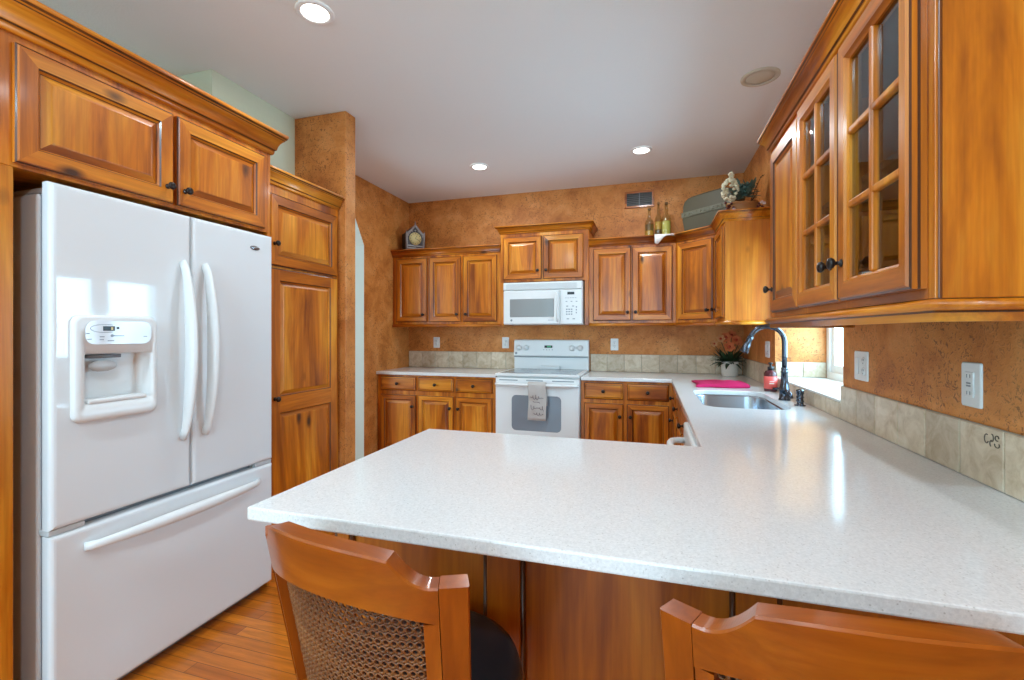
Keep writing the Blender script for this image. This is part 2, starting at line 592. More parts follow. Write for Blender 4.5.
# ------------------------------------------------------------------ cabinet builders
def knob(parent, x, y, z):
    k = B()
    lathe(k, [(0.010, 0.0), (0.010, -0.003), (0.005, -0.006), (0.005, -0.014), (0.012, -0.018), (0.0155, -0.024), (0.0135, -0.030), (0.006, -0.033)], (x, y, z), 14, 0, 'y')
    obj('knob', k, 'bronze', parent, True)

def rect(x0, x1, z0, z1, i, y):
    return [(x0+i, y, z0+i), (x1-i, y, z0+i), (x1-i, y, z1-i), (x0+i, y, z1-i)]

HV = lambda i: 1 if i in (0, 2) else 0     # rails take the crosswise grain, stiles the upright grain
def door(parent, x0, x1, z0, z1, knob_at=None, sw=0.056, mats=('wood_z', 'wood_x', 'glaze'), panels=None):
    d = B()
    if panels is None:
        loft(d, [rect(x0, x1, z0, z1, 0, -0.001), rect(x0, x1, z0, z1, 0, -0.013), rect(x0, x1, z0, z1, 0.005, -0.016), rect(x0, x1, z0, z1, 0.008, -0.021),
                 rect(x0, x1, z0, z1, sw-0.007, -0.021), rect(x0, x1, z0, z1, sw-0.003, -0.015), rect(x0, x1, z0, z1, sw+0.003, -0.008)],
             mats=[HV, 2, HV, HV, 2, HV])
        panels = [(x0+sw, x1-sw, z0+sw, z1-sw)]
        o = obj('door', d, mats, parent)
    else:
        # one tall door with several raised panels: stiles and rails
        loft(d, [rect(x0, x1, z0, z1, 0, -0.001), rect(x0, x1, z0, z1, 0, -0.013), rect(x0, x1, z0, z1, 0.005, -0.016), rect(x0, x1, z0, z1, 0.008, -0.021)], mats=[HV, 2, HV])
        cuts = sorted(panels, key=lambda p: p[2])
        xa, xb = cuts[0][0], cuts[0][1]
        def q(a, c, e, g, mi):
            f = d.faces.new([d.verts.new(p) for p in ((a, -0.021, e), (c, -0.021, e), (c, -0.021, g), (a, -0.021, g))])
            f.material_index = mi
        q(x0+0.008, xa, z0+0.008, z1-0.008, 0); q(xb, x1-0.008, z0+0.008, z1-0.008, 0)
        zz = z0+0.008
        for p in cuts:
            q(xa, xb, zz, p[2], 1)
            zz = p[3]
            loft(d, [rect(p[0], p[1], p[2], p[3], 0, -0.021), rect(p[0], p[1], p[2], p[3], 0.004, -0.015), rect(p[0], p[1], p[2], p[3], 0.010, -0.008)], mats=[2, HV])
        q(xa, xb, zz, z1-0.008, 1)
        o = obj('door', d, mats, parent)
    for (a, c, e, g) in panels:
        p = B()
        loft(p, [rect(a, c, e, g, -0.002, -0.007), rect(a, c, e, g, 0.005, -0.007), rect(a, c, e, g, 0.026, -0.017), rect(a, c, e, g, 0.030, -0.0185)],
             mats=[2, HV, 0], cap1=0)
        obj('raised_panel', p, mats, o)
    if knob_at:
        knob(o, knob_at[0], -0.021, knob_at[1])
    return o

def drawer(parent, x0, x1, z0, z1, knob_on=True, mats=('wood_x', 'wood_x', 'glaze')):
    d = B()
    loft(d, [rect(x0, x1, z0, z1, 0, -0.001), rect(x0, x1, z0, z1, 0, -0.012), rect(x0, x1, z0, z1, 0.005, -0.015), rect(x0, x1, z0, z1, 0.016, -0.020), rect(x0, x1, z0, z1, 0.019, -0.021)],
         mats=[0, 2, 0, 2], cap1=0)
    o = obj('drawer', d, mats, parent)
    if knob_on:
        knob(o, (x0+x1)/2, -0.021, (z0+z1)/2)
    return o

def crown_prof(h, p):
    return [(0, 0), (p*0.14, 0), (p*0.22, h*0.10), (p*0.22, h*0.20), (p*0.34, h*0.23), (p*0.36, h*0.28), (p*0.42, h*0.42), (p*0.52, h*0.55), (p*0.66, h*0.66), (p*0.80, h*0.72), (p*0.81, h*0.76), (p*0.90, h*0.79), (p*0.96, h*0.86), (p, h*0.90), (p, h), (0, h)]
CROWN_MATS = lambda i: 1 if i in (3, 9, 11) else 0

def crown(parent, path, z, h=0.07, p=0.05):
    c = B()
    sweep(c, path, crown_prof(h, p), z=z, mats=CROWN_MATS)
    obj('crown_moulding', c, ['wood_x', 'glaze'], parent)

def rail(parent, path, z, h=0.028, p=0.012):
    c = B()
    sweep(c, path, [(-0.02, 0), (p*0.6, 0), (p, h*0.3), (p, h*0.55), (p*0.4, h*0.75), (p*0.3, h), (-0.02, h)], z=z)
    obj('light_rail', c, ['wood_x'], parent)

def carcass(parent, w_, h_, d_, z0=0.0, mats=('wood_z',), name='carcass'):
    c = B(); box(c, (0, 0, z0), (w_, d_, h_), 0, 0.002, 1)
    return obj(name, c, list(mats), parent)

UZ = 1.362          # underside of the upper cabinets
# ---- upper cabinet left of the microwave
def upper_left():
    W = 1.186
    t = thing('upper_cabinet', 'wide three-door wooden wall cabinet with the gothic clock standing on top', 'cabinet', (-2.580, 4.240, UZ))
    carcass(t, W, 0.72, 0.33)
    for x0, x1, kx in ((0.047, 0.397, 0.362), (0.424, 0.770, 0.735), (0.796, 1.150, 0.831)):
        door(t, x0, x1, 0.038, 0.690, (kx, 0.112))
    crown(t, [(0, 0.0), (W, 0)], 0.712)
    rail(t, [(0, 0.0), (W, 0)], -0.012)
upper_left()
# ---- raised cabinet above the microwave
def upper_mid():
    W = 0.846
    t = thing('upper_cabinet', 'short raised two-door wooden cabinet directly above the white microwave', 'cabinet', (-1.390, 4.220, 1.775))
    carcass(t, W, 0.475, 0.35)
    for x0, x1, kx in ((0.034, 0.408, 0.375), (0.424, 0.800, 0.457)):
        door(t, x0, x1, 0.022, 0.428, (kx, 0.100))
    crown(t, [(0, 0.35), (0, 0), (W, 0), (W, 0.35)], 0.462, 0.07, 0.048)
    s = B()
    box(s, (0, 0, -0.415), (0.030, 0.35, 0), 0, 0.002); obj('side_panel', s, ['wood_z'], t)
    s = B(); box(s, (W-0.036, 0, -0.415), (W, 0.35, 0), 0, 0.002); obj('side_panel', s, ['wood_z'], t)
upper_mid()
# ---- upper cabinet right of the microwave
def upper_right():
    W = 0.753
    t = thing('upper_cabinet', 'two-door wooden wall cabinet right of the microwave, below the wall vent and glass bottles', 'cabinet', (-0.543, 4.240, UZ))
    carcass(t, W, 0.72, 0.33)
    for x0, x1, kx in ((0.040, 0.374, 0.345), (0.384, 0.722, 0.413)):
        door(t, x0, x1, 0.038, 0.690, (kx, 0.112))
    crown(t, [(0, 0), (W, 0)], 0.712)
    rail(t, [(0, 0), (W, 0)], -0.012)
upper_right()
# ---- diagonal corner cabinet
def upper_corner():
    p0, p1 = Vector((0.211, 4.240)), Vector((0.499, 3.963))
    W = (p1-p0).length
    ang = math.atan2(p1.y-p0.y, p1.x-p0.x)
    t = thing('corner_cabinet', 'single-door diagonal wooden wall cabinet across the corner, under the olive trunk', 'cabinet', (p0.x, p0.y, UZ), ang)
    inv = Matrix.Rotation(-ang, 2)
    pts = [inv @ (Vector(p)-p0) for p in ((0.211, 4.240), (0.499, 3.963), (0.798, 3.963), (0.798, 4.572), (0.211, 4.572))]
    c = B(); prism(c, [(p.x, p.y) for p in pts], 0, 0.72); obj('carcass', c, ['wood_z'], t)
    door(t, 0.028, W-0.028, 0.038, 0.690, (W-0.062, 0.112))
    crown(t, [(0, 0), (W, 0)], 0.712)
    rail(t, [(0, 0), (W, 0)], -0.012)
upper_corner()
# ---- right wall cabinet before the window
def upper_window():
    W = 0.432
    t = thing('upper_cabinet', 'narrow wooden wall cabinet with pale end panel beside the window, flower basket on top', 'cabinet', (0.500, 3.962, UZ), R(-90))
    carcass(t, W-0.014, 0.72, 0.298)
    e = B(); box(e, (W-0.014, -0.002, -0.012), (W, 0.298, 0.724), 0, 0.002); obj('end_panel', e, ['pale_wood'], t)['label'] = 'pale golden end panel'
    door(t, 0.024, W-0.03, 0.038, 0.690, (0.058, 0.112))
    crown(t, [(0, 0), (W, 0), (W, 0.298)], 0.712)
    rail(t, [(0, 0), (W, 0), (W, 0.298)], -0.014)
upper_window()
# ---- near right wall cabinet with glass doors
def upper_glass():
    Y1, Y0 = 2.235, 1.034
    W, D, H = Y1-Y0, 0.300, 0.765
    t = thing('glass_cabinet', 'large near wooden wall cabinet with two glass-paned doors, right of the window', 'cabinet', (0.500, Y1, 1.330), R(-90))
    c = B()
    e0, e1 = 0.45, W-0.0205
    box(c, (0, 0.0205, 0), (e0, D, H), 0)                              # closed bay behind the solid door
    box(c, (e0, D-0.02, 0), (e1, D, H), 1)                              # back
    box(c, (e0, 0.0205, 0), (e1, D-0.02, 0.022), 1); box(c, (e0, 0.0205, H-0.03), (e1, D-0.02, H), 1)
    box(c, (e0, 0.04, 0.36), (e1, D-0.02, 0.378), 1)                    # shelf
    # face frame: stiles, then rails between them
    st_ = [(0, 0.09), (0.435, 0.490), (0.800, 0.840), (W-0.050, W-0.0205)]
    for a, e in st_:
        box(c, (a, 0, 0), (e, 0.020, H), 0)
    for (a0, a1), (b0, b1) in zip(st_, st_[1:]):
        box(c, (a1, 0, 0), (b0, 0.020, 0.062), 2); box(c, (a1, 0, H-0.075), (b0, 0.020, H), 2)
    obj('carcass', c, ['wood_z', 'void', 'wood_x'], t)
    e = B(); box(e, (W-0.0203, 0.0, 0), (W, D, H), 0, 0.0015); obj('end_panel', e, ['wood_z'], t)
    st = B(); box(st, (W-0.004, 0.004, 0.002), (W+0.0025, 0.011, H-0.004), 0, 0.002); obj('corner_bead', st, ['glaze'], t)
    door(t, 0.072, 0.440, 0.045, 0.706, (0.108, 0.140))
    TD = 0.032
    for x0, x1, kx in ((0.480, 0.820, 0.790), (0.833, 1.176, 0.862)):
        z0, z1, sw = 0.045, 0.706, 0.055
        xa, xb = (x0+0.043, x1-0.050) if x0 < 0.6 else (x0+0.050, x1-0.040)
        d = B()
        def rr(i, y):
            return rect(x0, x1, z0, z1, i, y)
        inner = lambda i, y: [(xa+i, y, z0+sw+i), (xb-i, y, z0+sw+i), (xb-i, y, z1-sw-i), (xa+i, y, z1-sw-i)]
        loft(d, [rr(0, 0.0), rr(0, -0.010), rr(0.0015, -0.011), rr(0.0015, -0.014), rr(0, -0.015), rr(0, -0.024), rr(0.004, -0.027), rr(0.007, -TD),
                 inner(-0.010, -TD), inner(-0.006, -TD+0.006), inner(0, -TD+0.010), inner(0, -0.001)],
             mats=[HV, 2, 2, 2, HV, 2, HV, HV, HV, HV, HV])
        o = obj('glass_door', d, ['wood_z', 'wood_x', 'glaze'], t)
        m = B()
        za, zb = z0+sw, z1-sw
        xm = (xa+xb)/2
        box(m, (xm-0.008, -TD+0.004, za), (xm+0.008, -0.010, zb), 0, 0.004)
        for k in (1, 2):
            zz = za+(zb-za)*k/3
            box(m, (xa, -TD+0.005, zz-0.008), (xb, -0.010, zz+0.008), 0, 0.004)
        obj('muntin', m, ['wood_z'], o)
        g = B(); box(g, (xa+0.0005, -0.016, za+0.0005), (xb-0.0005, -0.013, zb-0.0005)); obj('glass_pane', g, 'cab_glass', o)
        knob(o, kx, -TD, 0.140)
    crown(t, [(0, D), (0, 0), (W, 0), (W, D)], 0.742, 0.075, 0.046)
    rl = B()
    sweep(rl, [(0, D), (0, 0), (W, 0), (W, D)], [(-0.02, -0.018), (0.004, -0.018), (0.004, -0.002), (0.008, 0.002), (0.016, 0.004), (0.020, 0.010), (0.020, 0.016), (0.014, 0.022), (0.006, 0.025), (-0.02, 0.025)],
          mats=lambda i: 1 if i in (2, 7) else 0)
    obj('light_rail', rl, ['wood_x', 'glaze'], t)
upper_glass()

# ---- base cabinets
BH = 0.884
def base(t, W, D):
    c = B(); box(c, (0, 0, 0.10), (W, D, BH), 0, 0.002, 1); obj('carcass', c, ['wood_z'], t)
    k = B(); box(k, (0.0, 0.07, 0), (W, D, 0.10)); obj('toe_kick', k, ['glaze'], t)
def base_left():
    t = thing('base_cabinet', 'wooden base cabinet with three drawers over three doors, left of the range', 'cabinet', (-2.580, 3.962, 0))
    W = 1.238
    base(t, W, 0.612)
    for i, (x0, x1) in enumerate(((0.040, 0.424), (0.450, 0.816), (0.840, 1.200))):
        drawer(t, x0, x1, 0.734, 0.866)
        door(t, x0, x1, 0.135, 0.692, ((x1-0.030, x1-0.030, x0+0.030)[i], 0.585), 0.05)
base_left()
def base_right():
    t = thing('base_cabinet', 'wooden base cabinet with two drawers over two doors, right of the range', 'cabinet', (-0.576, 3.962, 0))
    W = 0.752
    base(t, W, 0.612)
    for i, (x0, x1) in enumerate(((0.028, 0.355), (0.385, 0.718))):
        drawer(t, x0, x1, 0.728, 0.866)
        door(t, x0, x1, 0.135, 0.694, ((x1-0.028, x0+0.028)[i], 0.590), 0.05)
base_right()
def base_sink():
    t = thing('base_cabinet', 'wooden sink base cabinet under the stainless sink, seen edge-on past the counter', 'cabinet', (0.186, 3.955, 0), R(-90))
    W = 1.655
    c = B()
    box(c, (0, 0, 0.10), (W, 0.02, BH)); box(c, (0, 0.02, 0.10), (0.02, 0.61, BH)); box(c, (W-0.02, 0.02, 0.10), (W, 0.61, BH))
    box(c, (0.02, 0.02, 0.10), (W-0.02, 0.61, 0.12)); box(c, (0.02, 0.595, 0.12), (W-0.02, 0.61, BH))
    obj('carcass', c, ['wood_z'], t)
    k = B(); box(k, (0.0, 0.07, 0), (W, 0.61, 0.10)); obj('toe_kick', k, ['glaze'], t)
    for i, (x0, x1) in enumerate(((0.10, 0.50), (0.54, 1.07), (1.10, 1.63))):
        drawer(t, x0, x1, 0.728, 0.866, True)
        door(t, x0, x1, 0.135, 0.694, ((x0+0.03, x1-0.03, x0+0.03)[i], 0.60), 0.05)
base_sink()
def dishwasher():
    t = thing('dishwasher', 'white dishwasher with a curved handle between sink base and peninsula', 'dishwasher', (0.180, 2.295, 0), R(-90))
    c = B(); box(c, (0.004, 0.0, 0.10), (0.600, 0.58, 0.878)); obj('body', c, 'white_plastic', t)
    d = B(); box(d, (0.003, -0.032, 0.12), (0.601, 0.0, 0.745), 0, 0.008); obj('door', d, 'enamel', t)
    p = B(); box(p, (0.003, -0.034, 0.750), (0.601, 0.0, 0.876), 0, 0.010); cp = obj('control_panel', p, 'white_plastic', t)
    h = B(); tube(h, [(0.06+0.48*k/16, -0.034-0.070*math.sin(PI*k/16)**0.6, 0.80+0.03*math.sin(PI*k/16)) for k in range(17)], 0.014, 10); obj('handle', h, 'white_plastic', cp, True)
    k = B(); box(k, (0.01, 0.05, 0.0), (0.59, 0.56, 0.10)); obj('toe_kick', k, 'mid_grey', t)
dishwasher()
def peninsula():
    t = thing('peninsula_cabinet', 'panelled wooden peninsula base behind the two cane-backed stools', 'cabinet', (-0.800, 1.030, 0))
    W, D = 1.598, 0.590
    c = B(); box(c, (0, 0.010, 0.0), (W, D, BH), 0, 0.002, 1); obj('carcass', c, ['panel_z'], t)
    for x0, x1 in ((0.0, 0.056), (0.418, 0.520), (0.955, 1.050), (W-0.08, W)):
        s = B(); box(s, (x0+0.010, -0.006, 0), (x1-0.010, 0.010, BH), 0, 0.002, 1)
        for xx in (x0+0.005, x1-0.005):
            tube(s, [(xx, 0.002, 0.0), (xx, 0.002, BH)], 0.006, 8, 1)
        obj('stile', s, ['panel_z', 'glaze'], t)
    s = B(); box(s, (0, -0.006, 0), (W, 0.009, 0.11), 0, 0.003); obj('base_board', s, ['panel_x'], t)
    for x0, x1, kx in ((0.03, 0.44, 0.40), (0.46, 0.86, 0.50)):
        pass
peninsula()

# ---- fridge surround and pantry on the left
def fridge_cabinet():
    # local x runs along +Y of the room, the front faces +X
    Y0 = 0.862
    t = thing('fridge_cabinet', 'wooden two-door cabinet above the white refrigerator, with side panels down to the floor', 'cabinet', (-1.868, Y0, 0), R(90))
    W = 1.899-Y0
    D = 0.735
    c = B(); box(c, (0, 0, 1.800), (W-0.020, D, 2.235), 0, 0.002, 1); obj('carcass', c, ['wood_z'], t)
    s = B(); box(s, (0, 0, 0), (0.044, D, 1.7995), 0, 0.002, 1); obj('side_panel', s, ['wood_z'], t)
    s = B(); box(s, (W-0.0195, 0.0, 0), (W, D, 2.235), 0, 0.002, 1); obj('side_panel', s, ['wood_z'], t)
    door(t, 0.040, 0.526, 1.812, 2.178, (0.498, 1.876), 0.060)
    door(t, 0.540, 0.988, 1.812, 2.178, (0.570, 1.876), 0.060)
    crown(t, [(0, D), (0, 0), (W, 0), (W, 0.35)], 2.205, 0.108, 0.060)
fridge_cabinet()
def pantry():
    Y0, Y1 = 1.903, 2.538
    t = thing('pantry_cabinet', 'tall wooden pantry cabinet between the white refrigerator and the textured column', 'cabinet', (-1.950, Y0, 0), R(90))
    W = Y1-Y0
    c = B(); box(c, (0, 0, 0.0), (W, 0.62, 2.12), 0, 0.002, 1); obj('carcass', c, ['wood_z'], t)
    x0, x1 = 0.058, 0.603
    door(t, x0, x1, 1.652, 2.038, (x0+0.028, 1.770), 0.060)
    door(t, x0, x1, 0.12, 1.640, (x0+0.030, 0.935), 0.06, panels=[(x0+0.066, x1-0.066, 0.19, 0.855), (x0+0.066, x1-0.066, 0.945, 1.575)])
    crown(t, [(0, 0), (W, 0)], 2.088, 0.080, 0.052)
pantry()

# ------------------------------------------------------------------ worktops and tile
def slab(name, outer, holes, z0, z1, mat, label, cat):
    bm = B()
    for loop in [outer]+holes:
        vs = [bm.verts.new((x, y, z1)) for x, y in loop]
        for i in range(len(vs)):
            bm.edges.new((vs[i], vs[(i+1) % len(vs)]))
    bmesh.ops.triangle_fill(bm, use_beauty=True, use_dissolve=False, edges=bm.edges[:])
    ex = bmesh.ops.extrude_face_region(bm, geom=bm.faces[:])
    for v in [g for g in ex['geom'] if isinstance(g, bmesh.types.BMVert)]:
        v.co.z = z0
    return tag(obj(name, bm, mat, bevel=0.004), label, cat)
CT0, CT1 = 0.885, 0.914
SX0, SX1, SY0, SY1 = 0.262, 0.672, 2.530, 3.270
sink_loop = [(x, y) for x, _, y in rrect(SX0, SX1, SY0, SY1, 0.10, 0, 6)]
slab('countertop', [(-0.574, 3.9315), (0.1600, 3.9315), (0.1600, 1.640), (-0.8385, 1.640), (-0.8385, 0.787), (0.8005, 0.787), (0.8005, 4.5745), (-0.574, 4.5745)],
     [sink_loop], CT0, CT1, 'quartz', 'white speckled quartz worktop running round from range to sink and peninsula', 'countertop')
slab('countertop', [(-2.5815, 3.9315), (-1.342, 3.9315), (-1.342, 4.5745), (-2.5815, 4.5745)], [], CT0, CT1, 'quartz', 'short white quartz worktop on the three-drawer base cabinet left of the range', 'countertop')

def tiles(name, label, loc, rz, length, h, t=0.010, depth=None):
    o = B()
    g = 0.004
    box(o, (0, 0.004, 0), (length, t, h-0.001), 1)
    n = int(math.ceil(length/TILE-0.02))
    for i in range(n):
        x0, x1 = i*TILE+g/2, min(length, (i+1)*TILE-g/2)
        if x1-x0 > 0.01:
            box(o, (x0, 0.0, 0.001), (x1, t-0.001, h-0.003), 0, 0.002, 1)
    ob = obj(name, o, ['tile', 'grout'])
    ob.location = loc
    ob.rotation_euler = (0, 0, rz)
    return tag(ob, label, 'backsplash')
tiles('tile_backsplash', 'beige tile backsplash strip on the back wall left of the range', (-2.580, YB-0.0115, CT1+0.0005), 0, 1.236, 0.176)
tiles('tile_backsplash', 'beige tile backsplash strip on the back wall between range and corner plant', (-0.570, YB-0.0115, CT1+0.0005), 0, 1.358, 0.168)
tiles('tile_backsplash', 'beige tile backsplash strip on the right wall beyond the window', (XR-0.0115, YB-0.014, CT1+0.0005), R(-90), YB-0.014-W1, 0.150)
nearsplash = tiles('tile_backsplash', 'near beige tile backsplash strip under the right wall outlets', (XR-0.0115, W0, CT1+0.0005), R(-90), W0-0.79, 0.147)
sillsplash = tiles('tile_backsplash', 'low beige tile strip below the window sill behind the faucet', (XR-0.0115, W1-0.001, CT1+0.0005), R(-90), W1-W0-0.002, 0.072)
tiles('tile_backsplash', 'tile strip low on the far side of the window recess', (XR+0.002, W1-0.011, WZ0+0.012), 0, 0.295, 0.10)
def sill():
    o = B()
    n = 7
    L = (W1-W0-0.004)/n
    for i in range(n):
        box(o, (XR-0.0115, W0+0.002+i*L+0.0015, WZ0+0.0005), (XR+0.298, W0+0.002+(i+1)*L-0.0015, WZ0+0.011), 0, 0.002, 1)
    tag(obj('window_sill', o, ['tile_sill']), 'sunlit pale tile sill in the window recess behind the faucet', 'window sill')
M['tile_sill'] = plain('sunlit_sill_tile', srgb(226, 222, 214), 0.35)  # paler than the backsplash tile: sunlight on the sill put into the colour
sill()
# the small dark floral stamp on the near tile
def stamp():
    s = B()
    y = -0.0006
    def ringp(cx, cz, rx, rz_, a0=0, a1=360, n=14):
        return [(cx+rx*math.cos(R(a0+(a1-a0)*k/n)), y, cz+rz_*math.sin(R(a0+(a1-a0)*k/n))) for k in range(n+1)]
    cx = W0-1.400
    for pts in (ringp(cx-0.020, 0.117, 0.007, 0.011, 60, 330), ringp(cx-0.002, 0.122, 0.006, 0.009, -120, 90), ringp(cx-0.002, 0.108, 0.006, 0.008, 90, 240),
                ringp(cx+0.016, 0.124, 0.006, 0.006, 0, 300), ringp(cx+0.016, 0.108, 0.008, 0.006, 160, 400)):
        tube(s, pts, 0.0013, 6)
    obj('tile_stamp', s, 'stamp_ink', nearsplash)
stamp()

# ------------------------------------------------------------------ refrigerator
def refrigerator():
    t = thing('refrigerator', 'white french-door refrigerator with water dispenser and bottom freezer drawer', 'refrigerator', (-1.830, 0.976, 0), R(90))
    W = 0.900
    c = B()
    box(c, (0.001, 0.066, 0.03), (W-0.001, 0.735, 1.742), 0, 0.006)
    obj('body', c, 'enamel', t)
    for x0, x1 in ((0.012, 0.10), (W-0.10, W-0.012)):
        h = B(); box(h, (x0, 0.03, 1.7425), (x1, 0.26, 1.766), 0, 0.008); obj('hinge_cover', h, 'grey_plastic', t)
    g = B(); box(g, (0.02, 0.06, 0.0), (W-0.02, 0.09, 0.038), 0, 0.004)
    for i in range(4):
        box(g, (0.06, 0.056, 0.005+0.008*i), (W-0.06, 0.061, 0.009+0.008*i))
    obj('base_grille', g, 'mid_grey', t)
    gk = B(); box(gk, (0.010, 0.045, 0.06), (W-0.010, 0.0665, 1.74)); obj('door_gasket', gk, 'mid_grey', t)
    DT = 0.046
    def slabdoor(x0, x1, z0, z1, hole=None):
        d = B()
        rings = [rect(x0, x1, z0, z1, 0.004, DT), rect(x0, x1, z0, z1, 0, DT-0.006)]
        rings += [rect(x0, x1, z0, z1, 0.016*(1-math.cos(R(a))), 0.016*(1-math.sin(R(a)))) for a in (0, 22, 45, 67, 90)]
        if hole:
            hx0, hx1, hz0, hz1 = hole
            rings += [rect(hx0, hx1, hz0, hz1, 0, 0.0), rect(hx0, hx1, hz0, hz1, 0, 0.0455)]
        loft(d, rings, 0, True, True)
        return d
    def vhandle(parent, x, z0, z1):
        h = B()
        pts, rr = [], []
        n = 22
        for k in range(n+1):
            u = k/n
            a = math.sin(PI*u)
            pts.append((x, -0.006-0.050*a**0.55, z0+(z1-z0)*u))
            rr.append(0.017+0.013*a)
        tube(h, pts, rr, 16, flat=0.55)
        obj('handle', h, 'white_plastic', parent, True)
    # left door with the dispenser opening
    dx0, dx1, dz0, dz1 = 0.051, 0.322, 0.990, 1.352
    nx0, nx1, nz0, nz1 = 0.082, 0.302, 1.048, 1.222
    ld = obj('door', slabdoor(0, 0.469, 0.655, 1.776, (nx0-0.004, nx1+0.004, nz0-0.004, nz1+0.004)), 'enamel', t)
    vhandle(ld, 0.426, 0.862, 1.580)
    rd = obj('door', slabdoor(0.475, W, 0.655, 1.776), 'enamel', t)
    vhandle(rd, 0.523, 0.862, 1.580)
    bd = B(); lathe(bd, [(0.001, -0.004), (0.009, -0.0035), (0.011, 0.0)], (0, 0, 0), 20, 0, 'y')
    for v in bd.verts:
        v.co.x *= 2.6
    for v in bd.verts:
        v.co.x += 0.790; v.co.z += 1.700
    obj('logo_badge', bd, 'chrome', rd)
    fd = obj('freezer_drawer', slabdoor(0, W, 0.040, 0.636), 'enamel', t)
    h = B()
    pts, rr = [], []
    for k in range(25):
        u = k/24
        a = math.sin(PI*u)
        pts.append((0.090+0.715*u, -0.004-0.048*a**0.45, 0.570+0.004*a)); rr.append(0.014+0.009*a)
    tube(h, pts, rr, 14, flat=0.8)
    obj('handle', h, 'white_plastic', fd, True)
    hb = B()
    box(hb, (0.0, 0.010, 0.6365), (0.10, 0.060, 0.6545), 0, 0.003); obj('centre_hinge', hb, 'grey_plastic', t)
    hb = B(); box(hb, (W-0.10, 0.010, 0.6365), (W, 0.060, 0.6545), 0, 0.003); obj('centre_hinge', hb, 'grey_plastic', t)
    # dispenser
    b2 = B()
    loft(b2, [rrect(dx0, dx1, dz0, dz1, 0.030, 0.0005), rrect(dx0, dx1, dz0, dz1, 0.030, -0.010), rrect(dx0+0.006, dx1-0.006, dz0+0.006, dz1-0.006, 0.026, -0.018),
              rrect(dx0+0.014, dx1-0.014, dz0+0.014, dz1-0.014, 0.020, -0.020), rrect(nx0, nx1, nz0, nz1, 0.008, -0.017), rrect(nx0+0.004, nx1-0.004, nz0+0.004, nz1-0.004, 0.008, 0.0),
              rrect(nx0+0.012, nx1-0.020, nz0+0.012, nz1-0.006, 0.008, 0.044)], 0, False, True)
    dp = obj('water_dispenser', b2, 'white_plastic', t)
    cp = B(); loft(cp, [rrect(dx0+0.030, dx1-0.026, 1.250, 1.334, 0.030, -0.0200), rrect(dx0+0.032, dx1-0.028, 1.252, 1.332, 0.029, -0.0212)], 0, False, True)
    obj('control_panel', cp, 'grey_panel', dp)
    ds = B(); box(ds, (0.134, -0.0222, 1.298), (0.170, -0.0212, 1.314)); box(ds, (0.176, -0.0222, 1.304), (0.184, -0.0212, 1.312))
    obj('display', ds, 'dark', dp)
    dg = B(); box(dg, (0.158, -0.0228, 1.301), (0.164, -0.0221, 1.311)); obj('digit', dg, 'clock_face', dp)
    pr = B()
    pts = [(0.141+0.045*math.cos(R(a))*(1 if a else 1), -0.0212, 1.306+0.014*math.sin(R(a))) for a in range(60, 301, 20)]
    tube(pr, pts, 0.0009, 6)
    for x, z, w_ in ((0.084, 1.287, 0.010), (0.088, 1.268, 0.012), (0.124, 1.276, 0.014), (0.124, 1.266, 0.012), (0.166, 1.279, 0.034), (0.148, 1.262, 0.020), (0.160, 1.280, 0.010), (0.266, 1.276, 0.012)):
        box(pr, (x, -0.0219, z), (x+w_, -0.0211, z+0.003))
    lathe(pr, [(0.005, -0.0008), (0.005, 0.0)], (0.162, -0.0212, 1.281), 12, 0, 'y')
    obj('panel_printing', pr, 'print', dp)
    pd = B()
    box(pd, (0.110, 0.004, 1.203), (0.206, 0.042, 1.215), 1)
    ell(pd, (0.152, 0.010, 1.176), 0.044, 0.018, 0.021, 18, 8)
    obj('paddle', pd, ['grey_plastic', 'mid_grey'], dp, True)
    ty = B(); box(ty, (nx0+0.010, -0.019, nz0+0.001), (nx1-0.022, 0.040, nz0+0.016), 0, 0.005); obj('drip_tray', ty, 'white_plastic', dp)
M['grey_panel'] = plain('white_control_panel', srgb(226, 228, 232), 0.08)
refrigerator()

